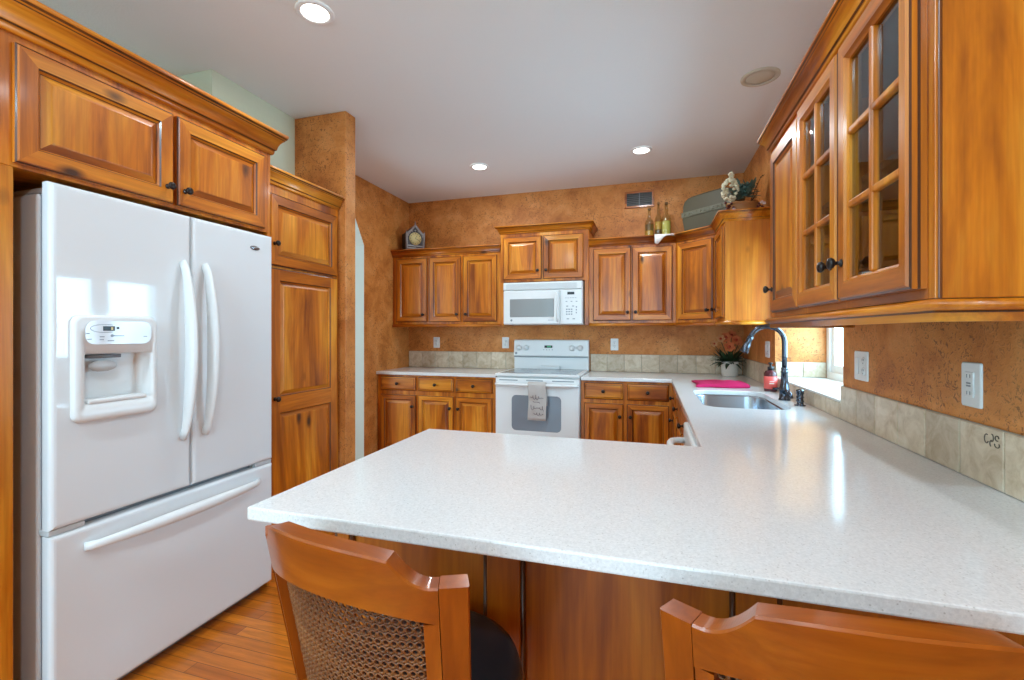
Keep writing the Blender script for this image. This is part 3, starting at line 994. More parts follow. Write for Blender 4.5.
# ------------------------------------------------------------------ range, microwave, sink, faucet
def kitchen_range():
    t = thing('range', 'white electric range with glass cooktop between the base cabinets', 'oven', (-1.337, 3.900, 0))
    W = 0.757
    c = B(); box(c, (0.002, 0.045, 0.06), (W-0.002, 0.665, 0.905), 0, 0.004); obj('body', c, 'white_plastic', t)
    k = B(); box(k, (0.02, 0.09, 0.0), (W-0.02, 0.64, 0.06)); obj('base', k, 'mid_grey', t)
    ct = B()
    loft(ct, [rect(0, W, 0, 0.60, 0, 0)]*1, 0) if False else None
    box(ct, (0, 0.0, 0.9055), (W, 0.605, 0.930), 0, 0.006)
    co = obj('cooktop_rim', ct, 'white_plastic', t)
    g = B(); box(g, (0.035, 0.035, 0.9302), (W-0.035, 0.585, 0.9325), 0, 0.001); obj('glass_top', g, 'cooktop', co)
    bu = B()
    for x, y, r in ((0.20, 0.17, 0.10), (0.56, 0.17, 0.085), (0.20, 0.44, 0.075), (0.56, 0.44, 0.10)):
        tube(bu, [(x+r*math.cos(2*PI*k/24), y+r*math.sin(2*PI*k/24), 0.9326) for k in range(25)], 0.0012, 5)
    obj('burner_ring', bu, 'print', co)
    vb = B(); box(vb, (0.28, 0.56, 0.931), (0.48, 0.602, 0.962), 0, 0.006); obj('oven_vent', vb, 'white_plastic', co)
    # back guard with the control panel
    bgd = B()
    box(bgd, (0.0, 0.606, 0.905), (W, 0.665, 1.050), 0, 0.004)
    pr = [(0.606, 1.050), (0.590, 1.062), (0.604, 1.208), (0.616, 1.220), (0.665, 1.220), (0.665, 1.050)]
    loft(bgd, [[(0.0, y, z) for y, z in pr], [(W, y, z) for y, z in pr]], 0, True, True)
    bo = obj('back_guard', bgd, 'white_plastic', t, bevel=0.004)
    gl = B(); box(gl, (0.004, 0.592, 1.0445), (W-0.004, 0.607, 1.052)); obj('shadow_gap', gl, 'mid_grey', bo)
    for x in (0.052, 0.128, 0.596, 0.676):
        kn = B()
        lathe(kn, [(0.030, 0.0), (0.029, -0.010), (0.022, -0.014), (0.020, -0.030), (0.010, -0.033)], (x, 0.597, 1.140), 18, 0, 'y')
        box(kn, (x-0.004, 0.560, 1.120), (x+0.004, 0.572, 1.160), 0, 0.002)
        obj('knob', kn, 'white_plastic', bo, True)
    dm = B(); box(dm, (0.318, 0.5945, 1.140), (0.398, 0.600, 1.164)); obj('display', dm, 'dark', bo)
    dg = B()
    for x in (0.346, 0.356, 0.368, 0.378):
        box(dg, (x, 0.5935, 1.146), (x+0.006, 0.5946, 1.158))
    obj('digit', dg, 'led', bo)
    pt = B()
    for x in (0.252, 0.272, 0.288, 0.430, 0.446, 0.464):
        for z in (1.114, 1.132, 1.150):
            box(pt, (x, 0.592+0.0959*(z-1.062), z), (x+0.009, 0.6, z+0.004))
    for x in (0.195, 0.200):
        for z in (1.108, 1.138, 1.158):
            box(pt, (x, 0.592+0.0959*(z-1.062), z), (x+0.004, 0.6, z+0.006))
    for x in (0.305, 0.335, 0.362, 0.392):
        box(pt, (x, 0.595, 1.118), (x+0.012, 0.602, 1.124))
    for x in (0.052, 0.128, 0.596, 0.676):
        for a in range(-40, 221, 52):
            px, pz = x+0.040*math.cos(R(a)), 1.140+0.036*math.sin(R(a))
            box(pt, (px-0.002, 0.592+0.0959*(pz-1.062), pz-0.002), (px+0.002, 0.604, pz+0.002))
    obj('panel_printing', pt, 'print', bo)
    lg = B(); lathe(lg, [(0.012, 0.0), (0.012, -0.003)], (0.024, 0.594, 1.084), 16, 0, 'y'); obj('logo', lg, 'mid_grey', bo)
    # door
    d = B(); box(d, (0.004, 0.0, 0.245), (W-0.004, 0.044, 0.892), 0, 0.008); do = obj('oven_door', d, 'white_plastic', t)
    wv = B(); loft(wv, [rrect(0.155, 0.600, 0.430, 0.742, 0.040, 0.0005), rrect(0.158, 0.597, 0.433, 0.739, 0.038, -0.002)], 0, False, True); obj('oven_window', wv, 'oven_glass', do)
    hd = B()
    pts = [(0.022, 0.0, 0.838), (0.024, -0.028, 0.838)]+[(0.03+0.697*k/12, -0.040-0.012*math.sin(PI*k/12), 0.838) for k in range(13)]+[(W-0.024, -0.028, 0.838), (W-0.022, 0.0, 0.838)]
    tube(hd, pts, 0.013, 12, flat=1.35)
    obj('handle', hd, 'white_plastic', do, True)
    vt = B()
    for x0, x1 in ((0.04, 0.21), (0.29, 0.44), (0.52, 0.71)):
        box(vt, (x0, -0.0012, 0.868), (x1, 0.001, 0.876))
    obj('vent_slot', vt, 'mid_grey', do)
    dw = B(); box(dw, (0.004, 0.004, 0.075), (W-0.004, 0.044, 0.235), 0, 0.008); obj('storage_drawer', dw, 'white_plastic', t)
kitchen_range()

def oven_towel():
    b_ = B()
    n, yc, zc = 16, 3.900-0.050, 0.838
    prof = [(yc-0.026+0.002*math.sin(i*1.3), 0.540+0.30*i/10) for i in range(11)]
    prof += [(yc-0.026*math.cos(R(a)), zc+0.006+0.022*math.sin(R(a))) for a in (30, 60, 90, 120, 150)]
    prof += [(yc+0.020, 0.82), (yc+0.018, 0.74), (yc+0.018, 0.66)]
    rows = []
    for k in range(n+1):
        u = k/n
        x = -1.012+0.158*u
        rows.append([(x+0.004*math.sin(z*20), y-0.003*math.sin(u*9+z*5), z) for y, z in prof])
    loft(b_, rows, 0, closed=False)
    o = obj('hand_towel', b_, 'towel', None, True)
    s = o.modifiers.new('thick', 'SOLIDIFY')
    s.thickness = 0.003
    tag(o, 'oatmeal kitchen towel with dark script hanging on the oven door handle', 'towel')
    # rows of looping handwriting printed on the cloth
    w_ = B()
    random.seed(3)
    for z0, x0, x1, amp in ((0.742, -0.998, -0.872, 0.022), (0.700, -0.970, -0.900, 0.012), (0.652, -0.990, -0.872, 0.022), (0.600, -0.965, -0.872, 0.013)):
        pts = []
        k = 0
        while True:
            ph = k*0.55
            x = x0+k*0.0022+0.006*math.cos(ph)
            if x > x1:
                break
            a = amp*(0.5+0.5*math.sin(k*0.13+z0*40))
            pts.append((x, yc-0.0315, z0+a*math.sin(ph)-0.06*(x-x0)))
            k += 1
        tube(w_, pts, 0.0019, 5)
    obj('script_print', w_, 'towel_print', o)
oven_towel()

def microwave():
    t = thing('microwave', 'white over-range microwave hanging under the short two-door cabinet', 'microwave', (-1.346, 4.165, 1.368))
    W, H = 0.752, 0.396
    c = B(); box(c, (0, 0.022, 0), (W, 0.40, H), 0, 0.004); obj('body', c, 'white_plastic', t)
    g = B(); box(g, (0, 0.0, H-0.072), (W, 0.024, H), 0, 0.006)
    go = obj('vent_grille', g, 'white_plastic', t)
    s = B()
    for i in range(5):
        box(s, (0.03, -0.002, H-0.064+0.0105*i), (W-0.05, 0.001, H-0.060+0.0105*i))
    obj('louvre', s, 'grey_plastic', go)
    d = B(); box(d, (0.002, 0.0, 0.004), (0.545, 0.024, H-0.078), 0, 0.008); do = obj('door', d, 'white_plastic', t)
    wn = B(); loft(wn, [rrect(0.066, 0.492, 0.070, 0.240, 0.006, 0.0002), rrect(0.070, 0.488, 0.074, 0.236, 0.006, -0.003)], 0, False, True); obj('door_window', wn, 'micro_glass', do)
    hd = B(); tube(hd, [(0.524, 0.0, 0.03), (0.524, -0.026, 0.045), (0.524, -0.030, 0.16), (0.524, -0.026, 0.275), (0.524, 0.0, 0.29)], 0.009, 10); obj('handle', hd, 'white_plastic', do, True)
    lg = B(); lathe(lg, [(0.010, 0.0005), (0.010, -0.002)], (0.082, 0.0, 0.040), 14, 0, 'y'); obj('logo', lg, 'mid_grey', do)
    ln = B(); box(ln, (0.435, -0.0008, 0.038), (0.488, 0.001, 0.042)); obj('printing', ln, 'print', do)
    p = B(); box(p, (0.550, -0.002, 0.004), (W-0.002, 0.024, H-0.078), 0, 0.006); po = obj('control_panel', p, 'white_plastic', t)
    ds = B(); box(ds, (0.616, -0.0032, 0.272), (0.680, -0.0015, 0.296)); obj('display', ds, 'dark', po)
    keys = [(0.604+0.022*k, 0.088+0.022*r, 0.014, 0.010) for r in range(3) for k in range(3)]
    keys += [(0.600+0.046*k, 0.206, 0.016, 0.006) for k in range(3)]+[(0.694, 0.100+0.026*k, 0.010, 0.012) for k in range(3)]
    keys += [(0.596+0.022*k, 0.240, 0.014, 0.0035) for k in range(5)]
    keys += [(0.606, 0.162, 0.018, 0.008), (0.660, 0.162, 0.018, 0.008), (0.610, 0.046, 0.022, 0.008), (0.664, 0.046, 0.022, 0.008)]
    for x, z, w_, h_ in keys:
        bt = B(); box(bt, (x, -0.0032, z), (x+w_, -0.0015, z+h_)); obj('button', bt, 'print', po)
microwave()

def sink():
    b_ = B()
    rr = lambda i, z, r: [(x, y, z) for x, _, y in rrect(SX0+i, SX1-i, SY0+i, SY1-i, r, 0, 6)]
    zt = CT0-0.001
    loft(b_, [rr(-0.018, zt, 0.11), rr(0.004, zt, 0.098), rr(0.006, zt-0.006, 0.096), rr(0.010, zt-0.150, 0.092), rr(0.022, zt-0.178, 0.080), rr(0.06, zt-0.188, 0.05), rr(0.17, zt-0.192, 0.03)], 0, False, True)
    o = obj('sink', b_, 'steel', None, True)
    tag(o, 'stainless undermount sink set in the white worktop below the window', 'sink')
    d = B(); lathe(d, [(0.045, 0), (0.043, 0.004), (0.032, 0.002), (0.030, -0.004), (0.004, -0.004)], ((SX0+SX1)/2, (SY0+SY1)/2, zt-0.1915), 20); obj('drain', d, 'chrome', o, True)
sink()

def faucet():
    t = thing('faucet', 'dark bronze gooseneck pull-down faucet standing behind the sink', 'faucet', (0.716, 2.905, CT1))
    b_ = B(); lathe(b_, [(0.030, 0), (0.030, 0.006), (0.026, 0.010), (0.025, 0.050), (0.027, 0.056), (0.027, 0.062), (0.024, 0.066), (0.016, 0.150), (0.019, 0.154), (0.019, 0.162), (0.015, 0.166), (0.018, 0.172), (0.018, 0.178), (0.014, 0.184)], n=20); obj('base', b_, 'faucet', t, True)
    n_ = B()
    pts = [(0, 0, 0.18), (0, 0, 0.25), (0, 0, 0.325)]
    r0 = 0.088
    for a in range(10, 166, 8):
        pts.append((-r0+r0*math.cos(R(a)), 0, 0.325+r0*math.sin(R(a))))
    tube(n_, pts, 0.0135, 14); obj('neck', n_, 'faucet', t, True)
    e = Vector(pts[-1]); dr = (e-Vector(pts[-2])).normalized()
    s = B(); tube(s, [e-dr*0.004, e+dr*0.012, e+dr*0.016, e+dr*0.045, e+dr*0.085, e+dr*0.094], [0.016, 0.017, 0.0155, 0.018, 0.025, 0.023], 14); obj('spray_head', s, 'faucet', t, True)
    l = B(); tube(l, [(0.0, -0.020, 0.045), (0.004, -0.050, 0.052), (0.010, -0.075, 0.040), (0.014, -0.085, 0.020)], [0.013, 0.012, 0.010, 0.009], 10)
    tube(l, [(-0.004, -0.015, 0.050), (-0.012, 0.03, 0.062), (-0.05, 0.04, 0.058)], [0.012, 0.007, 0.006], 10); obj('lever', l, 'faucet', t, True)
faucet()
def soap_dispenser():
    b_ = B(); lathe(b_, [(0.026, 0), (0.026, 0.004), (0.016, 0.008), (0.015, 0.020), (0.019, 0.024), (0.015, 0.030), (0.015, 0.040), (0.019, 0.044), (0.015, 0.050), (0.015, 0.058), (0.019, 0.062), (0.017, 0.070), (0.019, 0.074), (0.017, 0.082), (0.006, 0.086)], n=18)
    o = tag(obj('soap_dispenser', b_, 'faucet', None, True), 'short ribbed dark bronze dispenser on the worktop just nearer than the faucet', 'soap dispenser')
    o.location = (0.738, 2.705, CT1)
soap_dispenser()
def lotion():
    t = thing('soap_bottle', 'small dark red soap bottle with coral label between faucet and window wall', 'bottle', (0.738, 3.315, CT1+0.0005))
    b_ = B(); lathe(b_, [(0.034, 0), (0.038, 0.004), (0.038, 0.115), (0.030, 0.130), (0.014, 0.136), (0.014, 0.142)], n=20); obj('bottle_body', b_, 'red_bottle', t, True)
    l = B(); lathe(l, [(0.0385, 0.018), (0.0392, 0.018), (0.0392, 0.098), (0.0385, 0.098)], n=20, caps=False); obj('paper_label', l, 'red_label', t, True)
    l2 = B(); box(l2, (-0.016, -0.0400, 0.050), (0.012, -0.0385, 0.056)); box(l2, (-0.014, -0.0400, 0.064), (0.012, -0.0385, 0.067)); obj('label_printing', l2, 'ceramic', t)
    c = B(); lathe(c, [(0.018, 0.137), (0.018, 0.158), (0.007, 0.160), (0.007, 0.174), (0.014, 0.176), (0.014, 0.184), (0.004, 0.186)], n=16); obj('cap', c, 'dark', t, True)
lotion()
def pink_towel():
    b_ = B()
    nx, ny = 22, 16
    x0, x1, y0, y1 = 0.300, 0.640, 3.42, 3.80
    def H(u, v):
        ridge = 0.020*math.exp(-((u-0.62)**2*18+(v-0.35)**2*10))
        return 0.020+ridge+0.003*math.sin(9*u+4*v)
    def P(u, v, z):
        x = x0+(x1-x0)*u+0.02*math.sin(v*3)
        y = y0+(y1-y0)*v+0.05*(u-0.5)+0.012*math.sin(u*7)
        return (x, y, z)
    top = [[P(i/nx, j/ny, H(i/nx, j/ny)*(1 if 0 < i < nx and 0 < j < ny else 0.75)) for j in range(ny+1)] for i in range(nx+1)]
    bot = [[P(i/nx, j/ny, 0.0008) for j in range(ny+1)] for i in range(nx+1)]
    loft(b_, top, 0, closed=False); loft(b_, bot, 0, closed=False)
    edge = [(i, 0) for i in range(nx)]+[(nx, j) for j in range(ny)]+[(i, ny) for i in range(nx, 0, -1)]+[(0, j) for j in range(ny, 0, -1)]
    mid = []
    for i, j in edge:
        p, q = Vector(top[i][j]), Vector(bot[i][j])
        m_ = (p+q)/2
        cdir = Vector((m_.x-0.5, m_.y-3.62, 0)).normalized()
        mid.append(m_+cdir*0.008)
    loft(b_, [[top[i][j] for i, j in edge], mid, [bot[i][j] for i, j in edge]], 0)
    bmesh.ops.remove_doubles(b_, verts=b_.verts, dist=0.0002)
    o = tag(obj('dish_towel', b_, 'pink', None, True), 'folded hot pink cloth lying on the worktop beyond the sink', 'towel')
    o.location.z = CT1
pink_towel()
def plant():
    t = thing('potted_flowers', 'white pot of peach silk flowers in the corner of the worktop', 'plant', (0.660, 4.400, CT1+0.0005))
    p = B(); lathe(p, [(0.062, 0), (0.066, 0.004), (0.072, 0.120), (0.074, 0.126), (0.068, 0.126), (0.064, 0.112), (0.005, 0.112)], n=24); obj('pot', p, 'ceramic', t, True)
    random.seed(11)
    f = B()
    for k in range(100):
        a = random.uniform(0, 2*PI); L = random.uniform(0.06, 0.16); e = random.uniform(0.15, 1.35)
        w_ = random.uniform(0.010, 0.022)
        p0 = Vector((0.025*math.cos(a), 0.025*math.sin(a), 0.112))
        rows = []
        for s in range(5):
            u = s/4
            c = p0+Vector((math.cos(a)*L*u*math.cos(e*0.6), math.sin(a)*L*u*math.cos(e*0.6), L*u*math.sin(e)-0.07*u*u*(1.2-e)))
            c.x = min(c.x, 0.115); c.y = min(c.y, 0.14)
            sd = Vector((-math.sin(a), math.cos(a), 0))*w_*math.sin(PI*(0.12+0.86*u))
            rows.append([c-sd, c+Vector((0, 0, -0.003)), c+sd])
        loft(f, rows, 0, closed=False)
    obj('foliage', f, 'leaf', t)
    st = B()
    heads = [(-0.010, -0.050, 0.255, 0.046), (-0.030, 0.0, 0.335, 0.044), (0.050, -0.01, 0.315, 0.040), (-0.075, -0.01, 0.325, 0.036), (-0.125, 0.0, 0.280, 0.030), (0.02, 0.04, 0.355, 0.040), (0.075, 0.02, 0.295, 0.032)]
    for x, y, z, r in heads:
        tube(st, [(0, 0, 0.11), (x*0.5, y*0.5, z*0.65), (x, y, z-0.01)], 0.0025, 6)
    obj('stem', st, 'leaf', t)
    for x, y, z, r in heads:
        h = B()
        for layer, (n, tilt, sc) in enumerate(((6, 0.25, 1.0), (5, 0.75, 0.8), (4, 1.2, 0.55))):
            for k in range(n):
                a = 2*PI*(k+0.4*layer)/n+x*30
                rows = []
                for s in range(4):
                    u = s/3
                    rad = r*sc*u
                    d = Vector((math.cos(a)*math.cos(tilt), -math.sin(tilt)*0.7-0.1, math.sin(a)*math.cos(tilt)+0.25*math.sin(tilt)))
                    c = Vector((x, y, z))+d*rad
                    sd = Vector((-math.sin(a), 0, math.cos(a)))*r*0.55*sc*math.sin(PI*(0.15+0.75*u))
                    rows.append([c-sd, c+d*0.004+Vector((0, 0.006, 0)), c+sd])
                loft(h, rows, 0, closed=False)
        ell(h, (x, y-0.010, z), r*0.30, r*0.2, r*0.30, 8, 6, 1)
        obj('flower', h, ['pale_peach' if x < -0.06 else 'peach', 'rust'], t, True)
plant()

# ------------------------------------------------------------------ wall plates, vent, ceiling fittings
def plate(label, loc, rz, w_, kind, group='white wall plates'):
    t = thing('wall_plate', label, 'outlet', loc, rz, group)
    b_ = B(); loft(b_, [rrect(-w_/2, w_/2, -0.058, 0.058, 0.006, 0.0), rrect(-w_/2, w_/2, -0.058, 0.058, 0.006, -0.004), rrect(-w_/2+0.003, w_/2-0.003, -0.055, 0.055, 0.005, -0.006)], 0, False, True)
    obj('cover_plate', b_, 'white_plastic', t)
    gangs = [0] if w_ < 0.1 else [-w_/4, w_/4]
    for gi, gx in enumerate(gangs):
        if kind[gi] == 'o':
            for z in (-0.020, 0.020):
                r_ = B(); lathe(r_, [(0.0165, 0.0), (0.016, -0.002), (0.002, -0.002)], (gx, -0.006, z), 16, 0, 'y')
                for dx in (-0.006, 0.006):
                    box(r_, (gx+dx-0.001, -0.0092, z+0.001), (gx+dx+0.001, -0.0078, z+0.009), 1)
                box(r_, (gx-0.002, -0.0092, z-0.010), (gx+0.002, -0.0078, z-0.006), 1)
                obj('receptacle', r_, ['white_plastic', 'mid_grey'], t)
        elif kind[gi] == 'd':
            r_ = B(); box(r_, (gx-0.0165, -0.0095, -0.033), (gx+0.0165, -0.006, 0.033), 0, 0.001)
            for z in (-0.022, 0.022):
                for dx in (-0.006, 0.006):
                    box(r_, (gx+dx-0.001, -0.0105, z-0.004), (gx+dx+0.001, -0.0093, z+0.005), 1)
            box(r_, (gx-0.008, -0.0105, -0.005), (gx+0.008, -0.0093, -0.001), 1); box(r_, (gx-0.008, -0.0105, 0.002), (gx+0.008, -0.0093, 0.006), 1)
            obj('receptacle', r_, ['white_plastic', 'mid_grey'], t)
        else:
            r_ = B(); box(r_, (gx-0.0165, -0.010, -0.033), (gx+0.0165, -0.006, 0.033), 0, 0.002); obj('switch', r_, 'white_plastic', t)
plate('white outlet plate on the back wall above the left worktop', (-2.243, YB-0.0005, 1.185), 0, 0.074, 'o')
plate('white outlet plate on the back wall just left of the range', (-1.452, YB-0.0005, 1.187), 0, 0.074, 'o')
plate('white outlet plate on the back wall just right of the range', (-0.339, YB-0.0005, 1.177), 0, 0.074, 'o')
plate('white double wall plate on the tan wall beyond the window recess', (XR-0.0005, 3.680, 1.172), R(-90), 0.116, 'so')
plate('white double wall plate on the right wall just nearer than the window', (XR-0.0005, 2.147, 1.160), R(-90), 0.116, 'so')
plate('nearest white outlet plate on the right wall under the glass-door cabinet', (XR-0.0005, 1.491, 1.156), R(-90), 0.076, 'd')

def vent():
    t = thing('wall_vent', 'wood-framed louvred air vent high on the back wall above the bottles', 'vent', (-0.106, YB-0.0005, 2.570))
    f = B()
    hw, hh = 0.136, 0.080
    loft(f, [rect(-hw, hw, -hh, hh, 0, 0), rect(-hw, hw, -hh, hh, 0, -0.012), rect(-hw, hw, -hh, hh, 0.003, -0.015), rect(-hw, hw, -hh, hh, 0.018, -0.015), rect(-hw, hw, -hh, hh, 0.020, -0.002)], 0)
    obj('frame', f, 'wood_x', t)
    k = B(); box(k, (-hw+0.02, -0.0035, -hh+0.02), (hw-0.02, -0.001, hh-0.02)); obj('backing', k, 'dark', t)
    for i in range(7):
        z = -hh+0.028+i*0.0175
        s = B(); loft(s, [[(-hw+0.02, -0.012, z), (hw-0.02, -0.012, z), (hw-0.02, -0.004, z+0.009), (-hw+0.02, -0.004, z+0.009)], [(-hw+0.02, -0.012, z+0.002), (hw-0.02, -0.012, z+0.002), (hw-0.02, -0.004, z+0.011), (-hw+0.02, -0.004, z+0.011)]], 0, True, True)
        obj('slat', s, 'louvre_grey', t)
    m = B(); box(m, (-0.003, -0.0135, -hh+0.02), (0.003, -0.004, hh-0.02)); obj('mullion', m, 'mid_grey', t)
vent()

def can(x, y, label):
    t = thing('ceiling_light', label, 'ceiling light', (x, y, CEIL), 0, 'recessed ceiling lights')
    r_ = B(); lathe(r_, [(0.082, -0.0005), (0.082, -0.006), (0.076, -0.009), (0.064, -0.009), (0.060, -0.006)], n=32, caps=False); obj('trim_ring', r_, 'white_paint', t, True)
    d = B(); lathe(d, [(0.063, -0.001), (0.063, -0.006), (0.002, -0.0065)], n=32); obj('diffuser', d, 'bulb', t, True)
can(-1.447, 1.724, 'lit recessed ceiling light nearest the camera, above the refrigerator side')
can(-1.425, 3.740, 'lit recessed ceiling light far left, above the range')
can(-0.071, 3.773, 'lit recessed ceiling light far right, near the wall vent')
def speaker():
    t = thing('ceiling_speaker', 'round cream ceiling speaker near the glass-door cabinet', 'speaker', (0.590, 2.885, CEIL))
    r_ = B(); lathe(r_, [(0.100, -0.0005), (0.100, -0.006), (0.092, -0.010), (0.078, -0.010), (0.074, -0.006)], n=32, caps=False); obj('trim_ring', r_, 'speaker', t, True)
    d = B(); lathe(d, [(0.076, -0.001), (0.074, -0.004), (0.05, -0.009), (0.002, -0.011)], n=32); obj('grille', d, 'speaker', t, True)
speaker()

# ------------------------------------------------------------------ things on top of the cabinets
TOP = UZ+0.7825
def clock():
    t = thing('mantel_clock', 'ornate pewter gothic clock with ivory dial on top of the three-door cabinet', 'clock', (-2.425, 4.390, TOP), R(50))
    w_ = 0.104
    def house(s, y, top=0.285):
        return [(-w_*s, y, 0.02), (w_*s, y, 0.02), (w_*s, y, 0.195), (w_*0.72*s, y, 0.215), (w_*0.35*s, y, 0.255), (0, y, top), (-w_*0.35*s, y, 0.255), (-w_*0.72*s, y, 0.215), (-w_*s, y, 0.195)]
    b_ = B(); loft(b_, [house(0.94, 0.075), house(0.94, -0.05)], 0, True, True); obj('case', b_, 'pewter_dark', t)
    f = B()
    o_ = house(1.0, -0.060, 0.295)
    i_ = [(x*0.80, y, 0.045 if z < 0.05 else (z-0.028)) for x, y, z in o_]
    loft(f, [house(1.0, -0.048, 0.295), o_, i_, [(x, -0.050, z) for x, _, z in i_]], 0)
    box(f, (-w_*1.06, -0.066, 0.0), (w_*1.06, 0.08, 0.022), 0, 0.003); box(f, (-w_*0.9, -0.062, 0.055), (w_*0.9, -0.048, 0.070), 0, 0.002)
    for x in (-w_*0.95, w_*0.95):
        tube(f, [(x, -0.058, 0.02), (x, -0.058, 0.20), (x, -0.058, 0.226)], [0.009, 0.008, 0.002], 8)
    tube(f, [(0, -0.052, 0.28), (0, -0.052, 0.305), (0, -0.052, 0.330)], [0.010, 0.006, 0.001], 8)
    for k in range(7):
        a = R(20+140*k/6)
        ell(f, (0.085*math.cos(a), -0.056, 0.140+0.085*math.sin(a)), 0.010, 0.005, 0.010, 8, 6)
    for k in range(5):
        ell(f, (-0.07+0.035*k, -0.056, 0.037), 0.010, 0.005, 0.009, 8, 6)
    obj('ornate_frame', f, 'pewter', t)
    d = B(); lathe(d, [(0.066, 0.0), (0.066, -0.008), (0.002, -0.0085)], (0, -0.050, 0.140), 28, 0, 'y'); do = obj('dial', d, 'clock_face', t)
    h = B()
    for a, L in ((65, 0.034), (-20, 0.050)):
        tube(h, [(0, -0.060, 0.140), (L*math.cos(R(a)), -0.060, 0.140+L*math.sin(R(a)))], 0.0018, 6)
    for k in range(12):
        a = 2*PI*k/12
        box(h, (0.054*math.cos(a)-0.003, -0.0605, 0.140+0.054*math.sin(a)-0.004), (0.054*math.cos(a)+0.003, -0.058, 0.140+0.054*math.sin(a)+0.004))
    obj('hand', h, 'pewter_dark', do)
clock()

def bottle(x, y, h, r, label, fill, top_fill):
    t = thing('glass_bottle', label, 'bottle', (x, y, TOP), 0, 'decorative bottles on the right-hand cabinet')
    g = B(); lathe(g, [(r*0.9, 0), (r, 0.006), (r, h*0.50), (r*0.85, h*0.58), (r*0.36, h*0.68), (r*0.30, h*0.93), (r*0.38, h*0.935), (r*0.38, h*0.955), (r*0.28, h*0.96)], n=18); obj('bottle_glass', g, 'bottle_glass', t, True)
    c = B(); lathe(c, [(r*0.84, 0.008), (r*0.92, 0.012), (r*0.92, h*0.26), (r*0.90, h*0.27), (r*0.90, h*0.47), (r*0.2, h*0.5)], n=18, mats=[0, 0, 0, 1, 1, 1]); obj('contents', c, [fill, top_fill], t, True)
    k = B(); lathe(k, [(r*0.26, h*0.93), (r*0.30, h*0.96), (r*0.34, h), (r*0.2, h*1.01)], n=12); obj('cork', k, 'cork', t, True)
bottle(-0.014, 4.40, 0.290, 0.040, 'leftmost and shortest glass bottle on the cabinet below the wall vent', 'amber_fill', 'dark_fill')
bottle(0.066, 4.44, 0.345, 0.034, 'slim corked glass bottle with dark contents, middle of the three', 'dark_fill', 'amber_fill')
bottle(0.134, 4.40, 0.330, 0.042, 'yellow-green filled glass bottle standing nearest the olive trunk', 'olive_fill', 'olive_fill')

def doily():
    b_ = B()
    rows = []
    for k in range(15):
        u = k/14
        x = 0.03+0.20*u
        drop = 0.075*math.exp(-((u-0.10)**2)*22)+0.012
        y0 = 4.186-0.0
        prof = [(4.36, TOP+0.003), (4.30, TOP+0.004), (4.24, TOP+0.005+0.004*math.sin(u*20)), (4.195, TOP+0.005), (4.182, TOP+0.001), (4.178-0.004*math.sin(u*15), TOP-drop*0.5), (4.176, TOP-drop)]
        sh = 0.08*u
        rows.append([(x+0.05*(4.2-y), y+0.015*u, z) for y, z in prof])
    loft(b_, rows, 0, closed=False)
    o = obj('linen_cloth', b_, 'doily', None, True)
    s = o.modifiers.new('thick', 'SOLIDIFY'); s.thickness = 0.002
    tag(o, 'crumpled white linen cloth draped over the crown in front of the glass bottles', 'cloth')
doily()

def trunk():
    ang = math.atan2(3.962-4.240, 0.497-0.192)
    t = thing('decorative_trunk', 'olive-grey arched trunk with embossed band on top of the corner cabinet', 'trunk', (0.500, 4.213, TOP), ang)
    W, D, h1 = 0.48, 0.18, 0.150
    def lid(inset, y):
        n = 12
        pts = [(-W/2+inset, y, h1)]
        for k in range(n+1):
            a = PI-PI*k/n
            x = (W/2-inset)*abs(math.cos(a))**0.40*(1 if math.cos(a) > 0 else -1)
            pts.append((x, y, h1+0.045+(0.130-inset)*math.sin(a)**0.55))
        pts.append((W/2-inset, y, h1))
        return pts
    c = B()
    sl = 0.022
    loft(c, [[(-W/2+sl, -D/2+0.01, 0.006), (W/2-sl, -D/2+0.01, 0.006), (W/2-sl, D/2-0.01, 0.006), (-W/2+sl, D/2-0.01, 0.006)], [(-W/2, -D/2, h1), (W/2, -D/2, h1), (W/2, D/2, h1), (-W/2, D/2, h1)]], 0, True, True)
    obj('body', c, 'trunk', t, bevel=0.006)
    l = B(); loft(l, [lid(0.012, D/2), lid(0.0, D/2-0.012), lid(0.0, -D/2+0.012), lid(0.012, -D/2)], 0, True, True); obj('lid', l, 'trunk', t)
    bd = B(); box(bd, (-W/2-0.004, -D/2-0.005, h1+0.004), (W/2+0.004, D/2+0.004, h1+0.048), 0, 0.003)
    for k in range(11):
        ell(bd, (-W/2+0.03+k*0.040, -D/2-0.006, h1+0.026), 0.013, 0.005, 0.014, 8, 6)
    obj('embossed_band', bd, 'trunk_band', t)
    hd = B(); tube(hd, [(-W/2-0.002, -0.04, 0.11), (-W/2-0.02, -0.03, 0.095), (-W/2-0.02, 0.03, 0.095), (-W/2-0.002, 0.04, 0.11)], 0.006, 8); obj('handle', hd, 'pewter_dark', t, True)
    ft = B()
    for x in (-W/2+0.05, W/2-0.05):
        for y in (-D/2+0.035, D/2-0.035):
            box(ft, (x-0.02, y-0.015, 0.0), (x+0.02, y+0.015, 0.0065))
    obj('foot', ft, 'pewter_dark', t)
trunk()

